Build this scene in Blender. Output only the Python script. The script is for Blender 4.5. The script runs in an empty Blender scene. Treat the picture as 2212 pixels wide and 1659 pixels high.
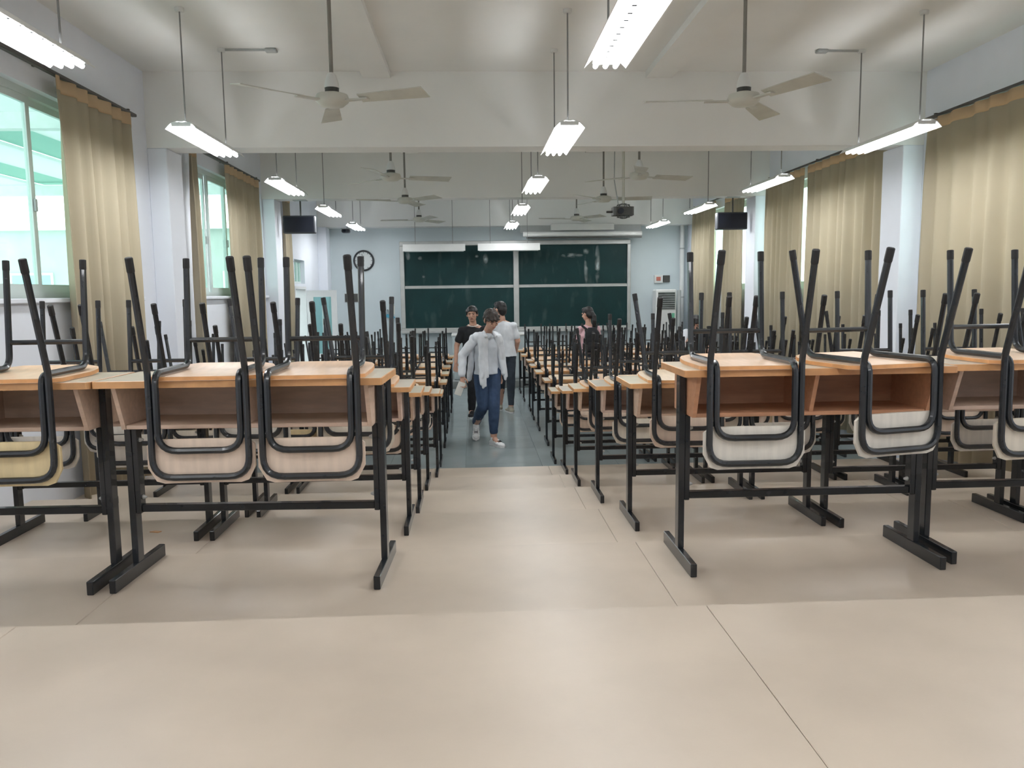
import bpy, math, random
from mathutils import Vector, Matrix, Quaternion
random.seed(7)
SC = bpy.context.scene
COL = SC.collection

# ------------------------------------------------------------------ camera, world, exposure
def setup_camera():
    pitch, yaw, roll, f = .1132, .0477, -.0127, 1742.6
    fw = Vector((math.sin(yaw)*math.cos(pitch), math.cos(yaw)*math.cos(pitch), -math.sin(pitch)))
    rt = Vector((math.cos(yaw), -math.sin(yaw), 0)); up = rt.cross(fw)
    c, s = math.cos(roll), math.sin(roll)
    r2, u2 = c*rt + s*up, -s*rt + c*up
    cd = bpy.data.cameras.new('camera'); cd.sensor_width = 36; cd.lens = 36*f/2212; cd.clip_start = .05; cd.clip_end = 300
    co = bpy.data.objects.new('camera', cd); COL.objects.link(co)
    m = Matrix((( r2.x, u2.x, -fw.x, 0), (r2.y, u2.y, -fw.y, 0), (r2.z, u2.z, -fw.z, 1.8), (0, 0, 0, 1)))
    co.matrix_world = m
    SC.camera = co
setup_camera()
W = bpy.data.worlds.new('overcast'); SC.world = W; W.use_nodes = True
bg = W.node_tree.nodes['Background']; bg.inputs[0].default_value = (.90, .98, 1.0, 1); bg.inputs[1].default_value = 3.6
SC.view_settings.view_transform = 'Standard'; SC.view_settings.look = 'None'
SC.view_settings.gamma = 1; SC.view_settings.exposure = 0.4; SC.view_settings.use_curve_mapping = False
TUBE_POWER = 36.0
SC.cycles.max_bounces = 7; SC.cycles.diffuse_bounces = 4; SC.cycles.glossy_bounces = 3; SC.cycles.transparent_max_bounces = 10

# ------------------------------------------------------------------ materials
MATS = {}
def mat(name, col, rough=.6, metal=0., var=0., scale=8., bump=0., bscale=None, col2=None, objcol=False, spec=.5, coat=0., stretch=None, detail=4.):
    m = bpy.data.materials.new(name); m.use_nodes = True; nt = m.node_tree; N = nt.nodes; L = nt.links
    p = N['Principled BSDF']; p.inputs['Roughness'].default_value = rough; p.inputs['Metallic'].default_value = metal
    p.inputs['Specular IOR Level'].default_value = spec; p.inputs['Coat Weight'].default_value = coat
    p.inputs['Base Color'].default_value = (*col, 1)
    tc = N.new('ShaderNodeTexCoord'); src = tc.outputs['Object']
    if stretch:
        mp = N.new('ShaderNodeMapping'); mp.inputs['Scale'].default_value = stretch; L.new(src, mp.inputs[0]); src = mp.outputs[0]
    out = None
    if var or col2:
        nz = N.new('ShaderNodeTexNoise'); nz.inputs['Scale'].default_value = scale; nz.inputs['Detail'].default_value = detail
        L.new(src, nz.inputs['Vector'])
        mx = N.new('ShaderNodeMix'); mx.data_type = 'RGBA'
        c2 = col2 or tuple(max(0, c*(1-var)) for c in col)
        mx.inputs[6].default_value = (*c2, 1); mx.inputs[7].default_value = (*(col if col2 else tuple(min(1, c*(1+var)) for c in col)), 1)
        rp = N.new('ShaderNodeValToRGB'); rp.color_ramp.elements[0].position = .35; rp.color_ramp.elements[1].position = .65
        L.new(nz.outputs['Fac'], rp.inputs[0]); L.new(rp.outputs[0], mx.inputs[0]); out = mx.outputs[2]
        L.new(out, p.inputs['Base Color'])
    if objcol:
        oi = N.new('ShaderNodeObjectInfo'); m2 = N.new('ShaderNodeMix'); m2.data_type = 'RGBA'; m2.blend_type = 'MULTIPLY'; m2.inputs[0].default_value = 1
        L.new(oi.outputs['Color'], m2.inputs[7])
        if out: L.new(out, m2.inputs[6])
        else: m2.inputs[6].default_value = (*col, 1)
        L.new(m2.outputs[2], p.inputs['Base Color'])
    if bump:
        nb = N.new('ShaderNodeTexNoise'); nb.inputs['Scale'].default_value = bscale or scale*6; nb.inputs['Detail'].default_value = 5
        L.new(src, nb.inputs['Vector']); b = N.new('ShaderNodeBump'); b.inputs['Strength'].default_value = bump; b.inputs['Distance'].default_value = .01
        L.new(nb.outputs['Fac'], b.inputs['Height']); L.new(b.outputs[0], p.inputs['Normal'])
    MATS[name] = m; return m
mat('wall_paint', (.81, .845, .915), .75, var=.03, scale=1.5, bump=.05, bscale=60)
mat('front_wall_paint', (.58, .65, .68), .75, var=.03, scale=1.5, bump=.05, bscale=60)
mat('ceiling_paint', (.86, .865, .85), .8, var=.03, scale=.9, bump=.05, bscale=40)
mat('floor_beige', (.50, .425, .345), .38, var=.075, scale=2.2, bump=.02, bscale=90, spec=.45, detail=7)
mat('floor_base', (.46, .39, .32), .6, var=.1, scale=5)
mat('tile_grey', (.275, .325, .335), .16, var=.05, scale=2.5, spec=.6)
mat('grout', (.17, .19, .19), .7, var=.1)
mat('stage_grey', (.20, .215, .21), .45, var=.1, scale=4)
mat('black_metal', (.012, .015, .019), .27, var=.2, scale=12, coat=.25)
mat('black_rubber', (.012, .012, .013), .6, var=.2)
mat('laminate', (.62, .575, .47), .3, var=.04, scale=9, objcol=True, spec=.5)
mat('edge_band', (.56, .30, .13), .4, var=.12, scale=14, objcol=True)
mat('panel_wood', (.64, .475, .37), .45, var=.07, scale=10, stretch=(1, 6, 6), objcol=True)
mat('chair_ply', (.76, .635, .51), .4, var=.06, scale=7, stretch=(6, 1, 1), objcol=True)
mat('white_enamel', (.72, .73, .72), .35, var=.03, scale=5)
mat('fan_enamel', (.55, .55, .49), .4, var=.06, scale=5)
mat('fan_rod', (.22, .21, .19), .5, var=.1)
mat('dark_band', (.06, .06, .055), .5, var=.1)
mat('rod_grey', (.25, .25, .25), .5, var=.1)
mat('aluminium', (.46, .47, .46), .4, metal=.35, var=.05, scale=6)
mat('window_frame', (.62, .70, .69), .35, var=.03, scale=4)
mat('door_white', (.74, .75, .76), .35, var=.03, scale=4)
mat('black_plastic', (.018, .02, .026), .4, var=.15)
mat('screen_black', (.012, .014, .022), .18, var=.1)
mat('clock_face', (.62, .66, .66), .4, var=.02)
mat('grey_plastic', (.40, .42, .42), .45, var=.05)
mat('dark_grille', (.075, .09, .085), .55, var=.15)
mat('podium_paint', (.46, .52, .54), .4, var=.03, scale=4)
mat('concrete', (.33, .385, .365), .8, var=.06, scale=1.2)
mat('canopy_green', (.16, .42, .34), .4, var=.12, scale=2)
mat('canopy_white', (.78, .82, .80), .6, var=.04)
mat('rail_dark', (.07, .065, .06), .5, var=.1)
mat('skin', (.52, .30, .22), .5, var=.06, scale=20)
mat('hair_black', (.010, .009, .010), .5, var=.4, scale=40)
mat('hair_brown', (.022, .013, .010), .5, var=.4, scale=40)
mat('cloth_white', (.70, .73, .78), .85, var=.05, scale=14, bump=.3, bscale=14)
mat('cloth_tee', (.58, .62, .68), .85, var=.05, scale=14, bump=.3, bscale=14)
mat('cloth_black', (.012, .013, .016), .9, var=.2, scale=14, bump=.3, bscale=14)
mat('denim_blue', (.028, .055, .115), .85, var=.15, scale=12, bump=.3, bscale=16)
mat('denim_dark', (.03, .04, .055), .85, var=.15, scale=12, bump=.3, bscale=16)
mat('cloth_pink', (.66, .42, .46), .85, var=.08, scale=6, bump=.3, bscale=14)
mat('shoe_white', (.72, .73, .74), .5, var=.04)
mat('shoe_beige', (.36, .34, .28), .6, var=.1)
mat('collar_white', (.62, .58, .54), .8, var=.05)
mat('lips', (.30, .10, .09), .5, var=.1)
mat('eye_dark', (.012, .010, .010), .25, var=.1)
mat('paper_white', (.80, .79, .74), .7, var=.02)
mat('blue_plastic', (.07, .33, .48), .4, var=.1)
mat('red_plastic', (.5, .16, .12), .4, var=.1)
mat('led_green', (.15, .45, .30), .4, var=.1)

def m_tube():
    m = bpy.data.materials.new('tube_glow'); m.use_nodes = True; N = m.node_tree.nodes; L = m.node_tree.links
    N.remove(N['Principled BSDF']); e = N.new('ShaderNodeEmission'); e.inputs[0].default_value = (.97, .985, 1, 1); e.inputs[1].default_value = TUBE_POWER
    L.new(e.outputs[0], N['Material Output'].inputs[0]); MATS['tube_glow'] = m
m_tube()
def m_glass(name, tint, gloss):
    m = bpy.data.materials.new(name); m.use_nodes = True; N = m.node_tree.nodes; L = m.node_tree.links
    N.remove(N['Principled BSDF']); t = N.new('ShaderNodeBsdfTransparent'); t.inputs[0].default_value = (*tint, 1)
    g = N.new('ShaderNodeBsdfGlossy'); g.inputs['Roughness'].default_value = .03
    fr = N.new('ShaderNodeLayerWeight'); fr.inputs[0].default_value = .5
    pw = N.new('ShaderNodeMath'); pw.operation = 'POWER'; pw.inputs[1].default_value = 4; L.new(fr.outputs['Facing'], pw.inputs[0])
    ml = N.new('ShaderNodeMath'); ml.operation = 'MULTIPLY_ADD'; ml.inputs[1].default_value = gloss*.5; ml.inputs[2].default_value = .03; L.new(pw.outputs[0], ml.inputs[0])
    x = N.new('ShaderNodeMixShader'); L.new(ml.outputs[0], x.inputs[0]); L.new(t.outputs[0], x.inputs[1]); L.new(g.outputs[0], x.inputs[2])
    L.new(x.outputs[0], N['Material Output'].inputs[0]); MATS[name] = m
m_glass('glass', (.86, .96, .92), 1.0)
m_glass('glass_teal', (.62, .84, .82), 1.2)
m_glass('glass_frost', (.70, .80, .76), 1.0)
def m_curtain(name, col, tr, warm=(1, .86, .65)):
    m = bpy.data.materials.new(name); m.use_nodes = True; N = m.node_tree.nodes; L = m.node_tree.links
    N.remove(N['Principled BSDF']); d = N.new('ShaderNodeBsdfDiffuse'); t = N.new('ShaderNodeBsdfTranslucent')
    tc = N.new('ShaderNodeTexCoord'); w = N.new('ShaderNodeTexNoise'); w.inputs['Scale'].default_value = 3; L.new(tc.outputs['Object'], w.inputs['Vector'])
    mx = N.new('ShaderNodeMix'); mx.data_type = 'RGBA'; mx.inputs[6].default_value = (*col, 1); mx.inputs[7].default_value = (*(c*.9 for c in col), 1)
    L.new(w.outputs['Fac'], mx.inputs[0]); L.new(mx.outputs[2], d.inputs[0])
    t.inputs[0].default_value = (col[0]*warm[0], col[1]*warm[1], col[2]*warm[2], 1)
    x = N.new('ShaderNodeMixShader'); x.inputs[0].default_value = tr
    L.new(d.outputs[0], x.inputs[1]); L.new(t.outputs[0], x.inputs[2]); L.new(x.outputs[0], N['Material Output'].inputs[0]); MATS[name] = m
m_curtain('curtain', (.56, .50, .375), .2)
m_curtain('canopy_film_green', (.48, .70, .64), .5, (.75, .75, .75))
m_curtain('canopy_film_white', (.86, .90, .90), .5, (.8, .8, .8))
m_curtain('curtain_tape', (.70, .54, .36), .3)
def m_board():
    m = mat('chalkboard', (.006, .032, .033), .55, var=.12, scale=3, spec=.25)
    nt = m.node_tree; N = nt.nodes; L = nt.links; p = N['Principled BSDF']
    tc = N.new('ShaderNodeTexCoord'); base = p.inputs['Base Color'].links[0].from_socket
    # wiped chalk: streaky vertical smears, present only in a few blotches
    mp = N.new('ShaderNodeMapping'); mp.inputs['Scale'].default_value = (5, 1, 1.6); L.new(tc.outputs['Object'], mp.inputs[0])
    n1 = N.new('ShaderNodeTexNoise'); n1.inputs['Scale'].default_value = 1.1; n1.inputs['Detail'].default_value = 6; L.new(mp.outputs[0], n1.inputs['Vector'])
    r1 = N.new('ShaderNodeValToRGB'); r1.color_ramp.elements[0].position = .57; r1.color_ramp.elements[1].position = .82
    L.new(n1.outputs['Fac'], r1.inputs[0])
    mu = N.new('ShaderNodeMath'); mu.operation = 'MULTIPLY'; mu.inputs[1].default_value = .12; L.new(r1.outputs[0], mu.inputs[0])
    mx = N.new('ShaderNodeMix'); mx.data_type = 'RGBA'; L.new(mu.outputs[0], mx.inputs[0]); L.new(base, mx.inputs[6]); mx.inputs[7].default_value = (.30, .38, .37, 1)
    L.new(mx.outputs[2], p.inputs['Base Color'])
m_board()
def m_smear():
    m = bpy.data.materials.new('chalk_smear'); m.use_nodes = True; N = m.node_tree.nodes; L = m.node_tree.links
    p = N['Principled BSDF']; p.inputs['Base Color'].default_value = (.45, .52, .52, 1); p.inputs['Roughness'].default_value = .9
    tc = N.new('ShaderNodeTexCoord')
    n = N.new('ShaderNodeTexNoise'); n.inputs['Scale'].default_value = 7; n.inputs['Detail'].default_value = 6; L.new(tc.outputs['Object'], n.inputs['Vector'])
    r = N.new('ShaderNodeValToRGB'); r.color_ramp.elements[0].position = .42; r.color_ramp.elements[1].position = .75; L.new(n.outputs['Fac'], r.inputs[0])
    mp = N.new('ShaderNodeMapping'); mp.inputs['Location'].default_value = (-1, -1, -1); mp.inputs['Scale'].default_value = (2, 2, 2); L.new(tc.outputs['Generated'], mp.inputs[0])
    sp = N.new('ShaderNodeSeparateXYZ'); L.new(mp.outputs[0], sp.inputs[0])
    cb = N.new('ShaderNodeCombineXYZ'); L.new(sp.outputs[0], cb.inputs[0]); L.new(sp.outputs[2], cb.inputs[2])
    ln = N.new('ShaderNodeVectorMath'); ln.operation = 'LENGTH'; L.new(cb.outputs[0], ln.inputs[0])
    s = N.new('ShaderNodeMath'); s.operation = 'SUBTRACT'; s.use_clamp = True; s.inputs[0].default_value = 1; L.new(ln.outputs['Value'], s.inputs[1])
    mu = N.new('ShaderNodeMath'); mu.operation = 'MULTIPLY'; L.new(r.outputs[0], mu.inputs[0]); L.new(s.outputs[0], mu.inputs[1])
    L.new(mu.outputs[0], p.inputs['Alpha']); MATS['chalk_smear'] = m
m_smear()

# ------------------------------------------------------------------ geometry helpers
class G:
    def __init__(s): s.v = []; s.f = []
    def add(s, v, f):
        o = len(s.v); s.v += [tuple(p) for p in v]; s.f += [tuple(i+o for i in q) for q in f]; return s
    def box(s, x0, x1, y0, y1, z0, z1):
        return s.add([(x0,y0,z0),(x1,y0,z0),(x1,y1,z0),(x0,y1,z0),(x0,y0,z1),(x1,y0,z1),(x1,y1,z1),(x0,y1,z1)],
                     [(0,3,2,1),(4,5,6,7),(0,1,5,4),(1,2,6,5),(2,3,7,6),(3,0,4,7)])
    def bbox(s, x0, x1, y0, y1, z0, z1, b=.004):      # box with chamfered edges
        v = []
        for zi, z in enumerate((z0, z0+b, z1-b, z1)):
            i = b if zi in (0, 3) else 0
            X0, X1, Y0, Y1 = x0+i, x1-i, y0+i, y1-i
            v += [(X0+b,Y0,z),(X1-b,Y0,z),(X1,Y0+b,z),(X1,Y1-b,z),(X1-b,Y1,z),(X0+b,Y1,z),(X0,Y1-b,z),(X0,Y0+b,z)]
        f = [tuple(range(7,-1,-1)), tuple(range(24,32))]
        for k in range(3):
            for j in range(8): f.append((k*8+j, k*8+(j+1)%8, k*8+8+(j+1)%8, k*8+8+j))
        return s.add(v, f)
    def prism(s, poly, a0, a1, axis='z', warp=None):   # polygon (u,v) extruded along axis
        n = len(poly)
        def P(u, v, a): return {'z': (u,v,a), 'y': (u,a,v), 'x': (a,u,v)}[axis]
        v = [P(u,w,a0) for u,w in poly] + [P(u,w,a1) for u,w in poly]
        if warp: v = [warp(*p) for p in v]
        return s.add(v, [tuple(range(n-1,-1,-1)), tuple(range(n,2*n))] + [(i,(i+1)%n,n+(i+1)%n,n+i) for i in range(n)])
    def tube(s, path, r, n=8, closed=False, rr=None):
        P = [Vector(p) for p in path]; m = len(P); T = []
        for i in range(m):
            a = P[i-1] if (i or closed) else P[i]; b = P[(i+1)%m] if (i < m-1 or closed) else P[i]
            T.append((b-a).normalized())
        u = T[0].orthogonal().normalized(); v = []; 
        for i in range(m):
            if i:
                q = T[i-1].rotation_difference(T[i]); u = q @ u
            w = T[i].cross(u); R = rr[i] if rr else r
            for k in range(n):
                a = 2*math.pi*k/n; v.append(P[i] + u*(R*math.cos(a)) + w*(R*math.sin(a)))
        f = []
        for i in range(m if closed else m-1):
            j = (i+1) % m
            for k in range(n): f.append((i*n+k, i*n+(k+1)%n, j*n+(k+1)%n, j*n+k))
        if not closed: f += [tuple(range(n-1,-1,-1)), tuple((m-1)*n+k for k in range(n))]
        return s.add(v, f)
    def lathe(s, prof, c=(0,0,0), n=20, axis='z'):      # prof: (radius, height) bottom to top
        v = []
        for r, h in prof:
            for k in range(n):
                a = 2*math.pi*k/n; x, y = r*math.cos(a), r*math.sin(a)
                p = {'z': (x,y,h), 'y': (x,h,y), 'x': (h,x,y)}[axis]; v.append((p[0]+c[0], p[1]+c[1], p[2]+c[2]))
        m = len(prof); f = [tuple(range(n-1,-1,-1)), tuple((m-1)*n+k for k in range(n))]
        for i in range(m-1):
            for k in range(n): f.append((i*n+k, i*n+(k+1)%n, (i+1)*n+(k+1)%n, (i+1)*n+k))
        return s.add(v, f)
    def cap(s, p0, p1, r0, r1, n=12, fx=1., side=None):  # tapered capsule
        p0, p1 = Vector(p0), Vector(p1); d = (p1-p0); L = d.length; t = d/L if L > 1e-6 else Vector((0,0,1))
        u = (Vector(side) - t*Vector(side).dot(t)).normalized() if side else t.orthogonal().normalized(); w = t.cross(u)
        prof = [(r0*math.cos(a), -r0*math.sin(a)) for a in (1.5, 1.1, .7, .35)] + [(r0, 0), (r1, L)] + [(r1*math.cos(a), L+r1*math.sin(a)) for a in (.35, .7, 1.1, 1.5)]
        v = []
        for r, h in prof:
            for k in range(n):
                a = 2*math.pi*k/n; v.append(p0 + t*h + u*(r*fx*math.cos(a)) + w*(r*math.sin(a)))
        m = len(prof); f = [tuple(range(n-1,-1,-1)), tuple((m-1)*n+k for k in range(n))]
        for i in range(m-1):
            for k in range(n): f.append((i*n+k, i*n+(k+1)%n, (i+1)*n+(k+1)%n, (i+1)*n+k))
        return s.add(v, f)
    def ell(s, c, r, rot=None, n=16, m=10):
        v = []; M = rot or Matrix.Identity(3); c = Vector(c)
        for i in range(m+1):
            t = math.pi*(i+.02)/(m+.04); z = -math.cos(t); q = math.sin(t)
            for k in range(n):
                a = 2*math.pi*k/n; v.append(c + M @ Vector((r[0]*q*math.cos(a), r[1]*q*math.sin(a), r[2]*z)))
        f = [tuple(range(n-1,-1,-1)), tuple(m*n+k for k in range(n))]
        for i in range(m):
            for k in range(n): f.append((i*n+k, i*n+(k+1)%n, (i+1)*n+(k+1)%n, (i+1)*n+k))
        return s.add(v, f)
    def loft(s, rings, n=20):                            # rings: (centre, half width, half depth, yaw)
        v = []
        for c, rx, ry, yw in rings:
            for k in range(n):
                a = 2*math.pi*k/n; x, y = rx*math.cos(a), ry*math.sin(a)
                v.append((c[0]+x*math.cos(yw)-y*math.sin(yw), c[1]+x*math.sin(yw)+y*math.cos(yw), c[2]))
        m = len(rings); f = [tuple(range(n-1,-1,-1)), tuple((m-1)*n+k for k in range(n))]
        for i in range(m-1):
            for k in range(n): f.append((i*n+k, i*n+(k+1)%n, (i+1)*n+(k+1)%n, (i+1)*n+k))
        return s.add(v, f)
    def mesh(s, name, m=None, smooth=False):
        me = bpy.data.meshes.new(name); me.from_pydata(s.v, [], s.f); me.update()
        if m: me.materials.append(MATS[m])
        if smooth: smooth_by_angle(me)
        return me
def smooth_by_angle(me, ang=.7):
    me.shade_smooth(); me.set_sharp_from_angle(angle=ang)
def fillet(pts, rads, seg=6):
    P = [Vector(p) for p in pts]; out = [P[0]]
    for i in range(1, len(P)-1):
        r = rads[i-1] if isinstance(rads, (list, tuple)) else rads
        a = (P[i-1]-P[i]); b = (P[i+1]-P[i]); al, bl = a.length, b.length; a.normalize(); b.normalize()
        ang = a.angle(b)
        if r <= 0 or ang > 3.05: out.append(P[i]); continue
        t = min(r/math.tan(ang/2), al*.49, bl*.49)
        A, B = P[i]+a*t, P[i]+b*t
        for k in range(seg+1):
            q = k/seg; out.append(A*(1-q)**2 + P[i]*2*q*(1-q) + B*q*q)
    out.append(P[-1]); return out
def rrect(x0, x1, y0, y1, r, seg=5):      # rounded rectangle; r = per-corner radii (x0y0, x1y0, x1y1, x0y1)
    if not isinstance(r, (list, tuple)): r = [r]*4
    out = []
    for (cx, cy, a0), q in zip(((x0,y0,math.pi),(x1,y0,1.5*math.pi),(x1,y1,0),(x0,y1,.5*math.pi)), r):
        sx = 1 if cx == x0 else -1; sy = 1 if cy == y0 else -1
        for k in range(seg+1):
            a = a0 + k/seg*math.pi/2; out.append((cx+sx*q+q*math.cos(a), cy+sy*q+q*math.sin(a)))
    return out

def obj(name, data, parent=None, loc=None, rotz=0, color=None):
    o = bpy.data.objects.new(name, data); COL.objects.link(o)
    if parent: o.parent = parent
    if loc is not None: o.location = loc
    if rotz: o.rotation_euler = (0, 0, rotz)
    if color: o.color = (*color, 1)
    return o
def part(name, g, m, parent=None, smooth=False, **k):
    return obj(name, g.mesh(name, m, smooth), parent, **k)
def tag(o, label=None, cat=None, group=None, kind=None):
    if label: o['label'] = label
    if cat: o['category'] = cat
    if group: o['group'] = group
    if kind: o['kind'] = kind
    return o
def thing(name, label, cat, loc=(0,0,0), rotz=0, group=None, kind=None):
    o = bpy.data.objects.new(name, None); COL.objects.link(o); o.empty_display_size = .1
    o.location = loc; o.rotation_euler = (0, 0, rotz)
    return tag(o, label, cat, group, kind)
def struct(name, g, m, label, cat, parent=None):
    o = part(name, g, m, parent); tag(o, label, cat, None, 'structure'); return o
ORD = ['first','second','third','fourth','fifth','sixth','seventh','eighth','ninth','tenth','eleventh','twelfth','thirteenth']

# ------------------------------------------------------------------ the room
XL, XR, YB, YF, ZC = -3.05, 4.5, -4.6, 16.8, 3.9
H = .14
EDGE = [7.58, 6.59, 5.58, 4.49, 3.43, 2.35]        # far edge of tier k+1
def floor_z(y):
    z = 0
    for k, e in enumerate(EDGE):
        if y < e: z = H*(k+1)
    return z
g = G(); g.box(XL-.2, XR+.2, YB-.2, YF+.2, -.2, -.02)
for k, e in enumerate(EDGE): g.box(XL-.1, XR+.1, YB, e-.004, -.1, H*(k+1)-.03)
floor = struct('floor', g, 'floor_base', 'stepped classroom floor, beige tiers going down to grey tile', 'floor')
SEAM = [XL, -1.36, .70, 2.76, XR]
for k, e in enumerate(EDGE):
    y0 = EDGE[k+1] if k < 5 else YB
    for a, b in zip(SEAM[:-1], SEAM[1:]):
        for (u, v) in ([(y0, e)] if k < 5 else [(YB, -1.8), (-1.8, .3), (.3, e)]):
            q = G(); q.bbox(a+.0008, b-.0008, u+.002, v, H*(k+1)-.03, H*(k+1), .002)
            part('floor_slab', q, 'floor_beige', floor)
TS = .8; tile = G().bbox(-TS/2+.0006, TS/2-.0006, -TS/2+.0006, TS/2-.0006, -.02, 0, .001).mesh('floor_tile', 'tile_grey')
yy = 7.58 + TS/2
while yy < 15.3:
    xx = XL + TS/2 - .25
    while xx < XR + TS/2:
        obj('floor_tile', tile, floor, (xx, yy, 0)); xx += TS
    yy += TS
# stage
sg = G(); sg.bbox(-1.75, XR, 15.2, YF, 0, .14, .008)
stage = struct('floor_stage', sg, 'stage_grey', 'low grey stage along the blackboard wall', 'stage')

# ceiling with shallow ribs and cross beams
struct('ceiling', G().box(XL-.2, XR+.2, YB-.2, YF+.2, ZC, ZC+.15), 'ceiling_paint', 'white painted classroom ceiling', 'ceiling')
n = 1
for (y0, y1) in ((-.3, 0.), (3.5, 3.8), (8.0, 8.3), (12.2, 12.5), (16.45, 16.8)):
    if y1 < 3: continue
    lab = {3.5: 'white ceiling beam over the first desk rows, above the frame', 8.0: 'deep white ceiling beam across the room, nearest in view',
           12.2: 'second white ceiling beam, above the two hanging monitors', 16.45: 'white ceiling beam along the blackboard wall'}[y0]
    struct('trim_%d' % n, G().box(XL, XR, y0, y1, 3.2 if y0 < 16 else 3.13, ZC), 'ceiling_paint', lab, 'beam'); n += 1
for xx, s in ((-.87, 'left of the aisle'), (1.84, 'right of the aisle')):
    r = G()
    for (a, b) in ((YB, 3.5), (3.8, 8.0), (8.3, 12.2), (12.5, 16.45)): r.box(xx-.13, xx+.13, a, b, ZC-.06, ZC+.001)
    struct('trim_%d' % n, r, 'ceiling_paint', 'shallow lengthwise ceiling rib carrying the fans ' + s, 'rib'); n += 1

# walls with openings
WT = .2
def wall_with_holes(g, x0, x1, y0, y1, z0, z1, holes):
    ys = sorted({y0, y1} | {h[0] for h in holes} | {h[1] for h in holes})
    for a, b in zip(ys[:-1], ys[1:]):
        hs = sorted([(h[2], h[3]) for h in holes if h[0] <= a and h[1] >= b]); z = z0
        for (p, q) in hs:
            if p > z: g.box(x0, x1, a, b, z, p)
            z = q
        if z < z1: g.box(x0, x1, a, b, z, z1)
WIN_L = [(4.55, 7.6, 1.8, 3.27), (9.15, 12.15, 1.8, 3.27)]
DOOR = (14.2, 15.05, 0, 1.9); TRANS = (14.2, 15.05, 2.0, 2.42)
WIN_R = [(4.5, 7.75, 1.8, 3.27), (8.6, 12.1, 1.8, 3.27), (13.0, 15.9, 1.8, 3.27)]
g = G(); wall_with_holes(g, XL-WT, XL, YB, YF, 0, ZC, WIN_L + [DOOR, TRANS])
struct('wall_left', g, 'wall_paint', 'white side wall with windows, left of the desks', 'wall')
g = G(); wall_with_holes(g, XR, XR+WT, YB, YF, 0, ZC, WIN_R)
struct('wall_right', g, 'wall_paint', 'white side wall behind the drawn beige curtains', 'wall')
struct('wall_front', G().box(XL-WT, XR+WT, YF, YF+.2, 0, ZC), 'front_wall_paint', 'pale blue white wall behind the blackboard', 'wall')
struct('wall_back', G().box(XL-WT, XR+WT, YB-.2, YB, 0, ZC), 'wall_paint', 'white wall behind the camera', 'wall')
pn = 1
for (y0, y1, where) in ((3.75, 4.2, 'beside the first desk rows'), (8.0, 8.4, 'beside the nearest ceiling beam'), (12.2, 12.6, 'by the hanging monitor'), (16.4, 16.8, 'at the blackboard wall corner')):
    for x0, x1, sd in ((XL, -2.87, 'left'), (4.29, XR, 'right')):
        if sd == 'right' and y0 > 16: continue
        struct('pillar_%d' % pn, G().bbox(x0, x1, y0, y1, 0, 3.2 if y0 < 16 else 3.13, .006), 'wall_paint', 'white wall pillar %s, on the %s wall' % (where, sd), 'pillar'); pn += 1
# sills
for i, (a, b, z0, z1) in enumerate(WIN_L):
    struct('trim_%d' % n, G().bbox(XL-.19, XL+.05, a-.03, b+.03, z0-.035, z0+.0, .006), 'wall_paint', 'painted window sill of the %s window on the left wall' % ORD[i], 'sill'); n += 1

def window(num, x, a, b, z0, z1, panes, label, out):
    w = thing('window_%d' % num, label, 'window', (x, (a+b)/2, z0), kind='structure')
    L = (b-a); Hh = z1-z0; t = .05
    f = G(); f.box(-.04, .04, -L/2, L/2, 0, t); f.box(-.04, .04, -L/2, L/2, Hh-t, Hh); f.box(-.04, .04, -L/2, -L/2+t, t, Hh-t); f.box(-.04, .04, L/2-t, L/2, t, Hh-t)
    part('window_frame', f, 'window_frame', w)
    pw = (L-2*t)/panes
    for i in range(panes):
        y = -L/2+t+pw*i; xo = .015 if i % 2 else -.015
        s = G(); q = .05
        s.box(xo-.013, xo+.013, y, y+pw, t, t+q); s.box(xo-.013, xo+.013, y, y+pw, Hh-t-q, Hh-t)
        s.box(xo-.013, xo+.013, y, y+q, t+q, Hh-t-q); s.box(xo-.013, xo+.013, y+pw-q, y+pw, t+q, Hh-t-q)
        so = part('sash', s, 'window_frame', w)
        part('pane', G().box(xo-.003, xo+.003, y+q, y+pw-q, t+q, Hh-t-q), 'glass', so)
        part('latch', G().bbox(xo+out*.014, xo+out*.034, y+pw-q+.01, y+pw-q+.035, Hh*.42, Hh*.42+.09, .004), 'grey_plastic', so)
window(1, XL-.1, *WIN_L[0], 4, 'sliding window with pale frames above the nearest left curtain bay', 1)
window(2, XL-.1, *WIN_L[1], 4, 'sliding window between two beige curtains farther along the left wall', 1)
window(3, XR+.1, *WIN_R[0], 4, 'window hidden behind the nearest right-hand beige curtains', -1)
window(4, XR+.1, *WIN_R[1], 4, 'window behind the beige curtains midway along the right wall', -1)
window(5, XR+.1, *WIN_R[2], 4, 'window showing through the curtain gap near the blackboard', -1)
# transom window and door in the left wall
w = thing('window_6', 'small frosted transom window above the open door', 'window', (XL-.1, 14.625, 2.0), kind='structure')
f = G(); f.box(-.03, .03, -.425, .425, 0, .04); f.box(-.03, .03, -.425, .425, .38, .42)
for y in (-.425, -.16, .12, .385): f.box(-.03, .03, y, y+.04, .04, .38)
part('window_frame', f, 'window_frame', w)
for y in (-.385, -.12, .16): part('pane', G().box(-.004, .004, y, y+.24 if y < .1 else y+.225, .04, .38), 'glass_frost', w)
dr = thing('door_1', 'open white door with a tall teal glass pane, by the blackboard', 'door', (XL+.01, 15.03, 0), kind='structure')
f = G(); f.box(-.21, .0, -.83-.05, -.83, 0, 1.95); f.box(-.21, 0, .0, .05, 0, 1.95); f.box(-.21, 0, -.83, 0, 1.9, 1.95)
part('door_frame', f, 'door_white', dr)
lf = G(); X0, X1 = .02, .56
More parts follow.
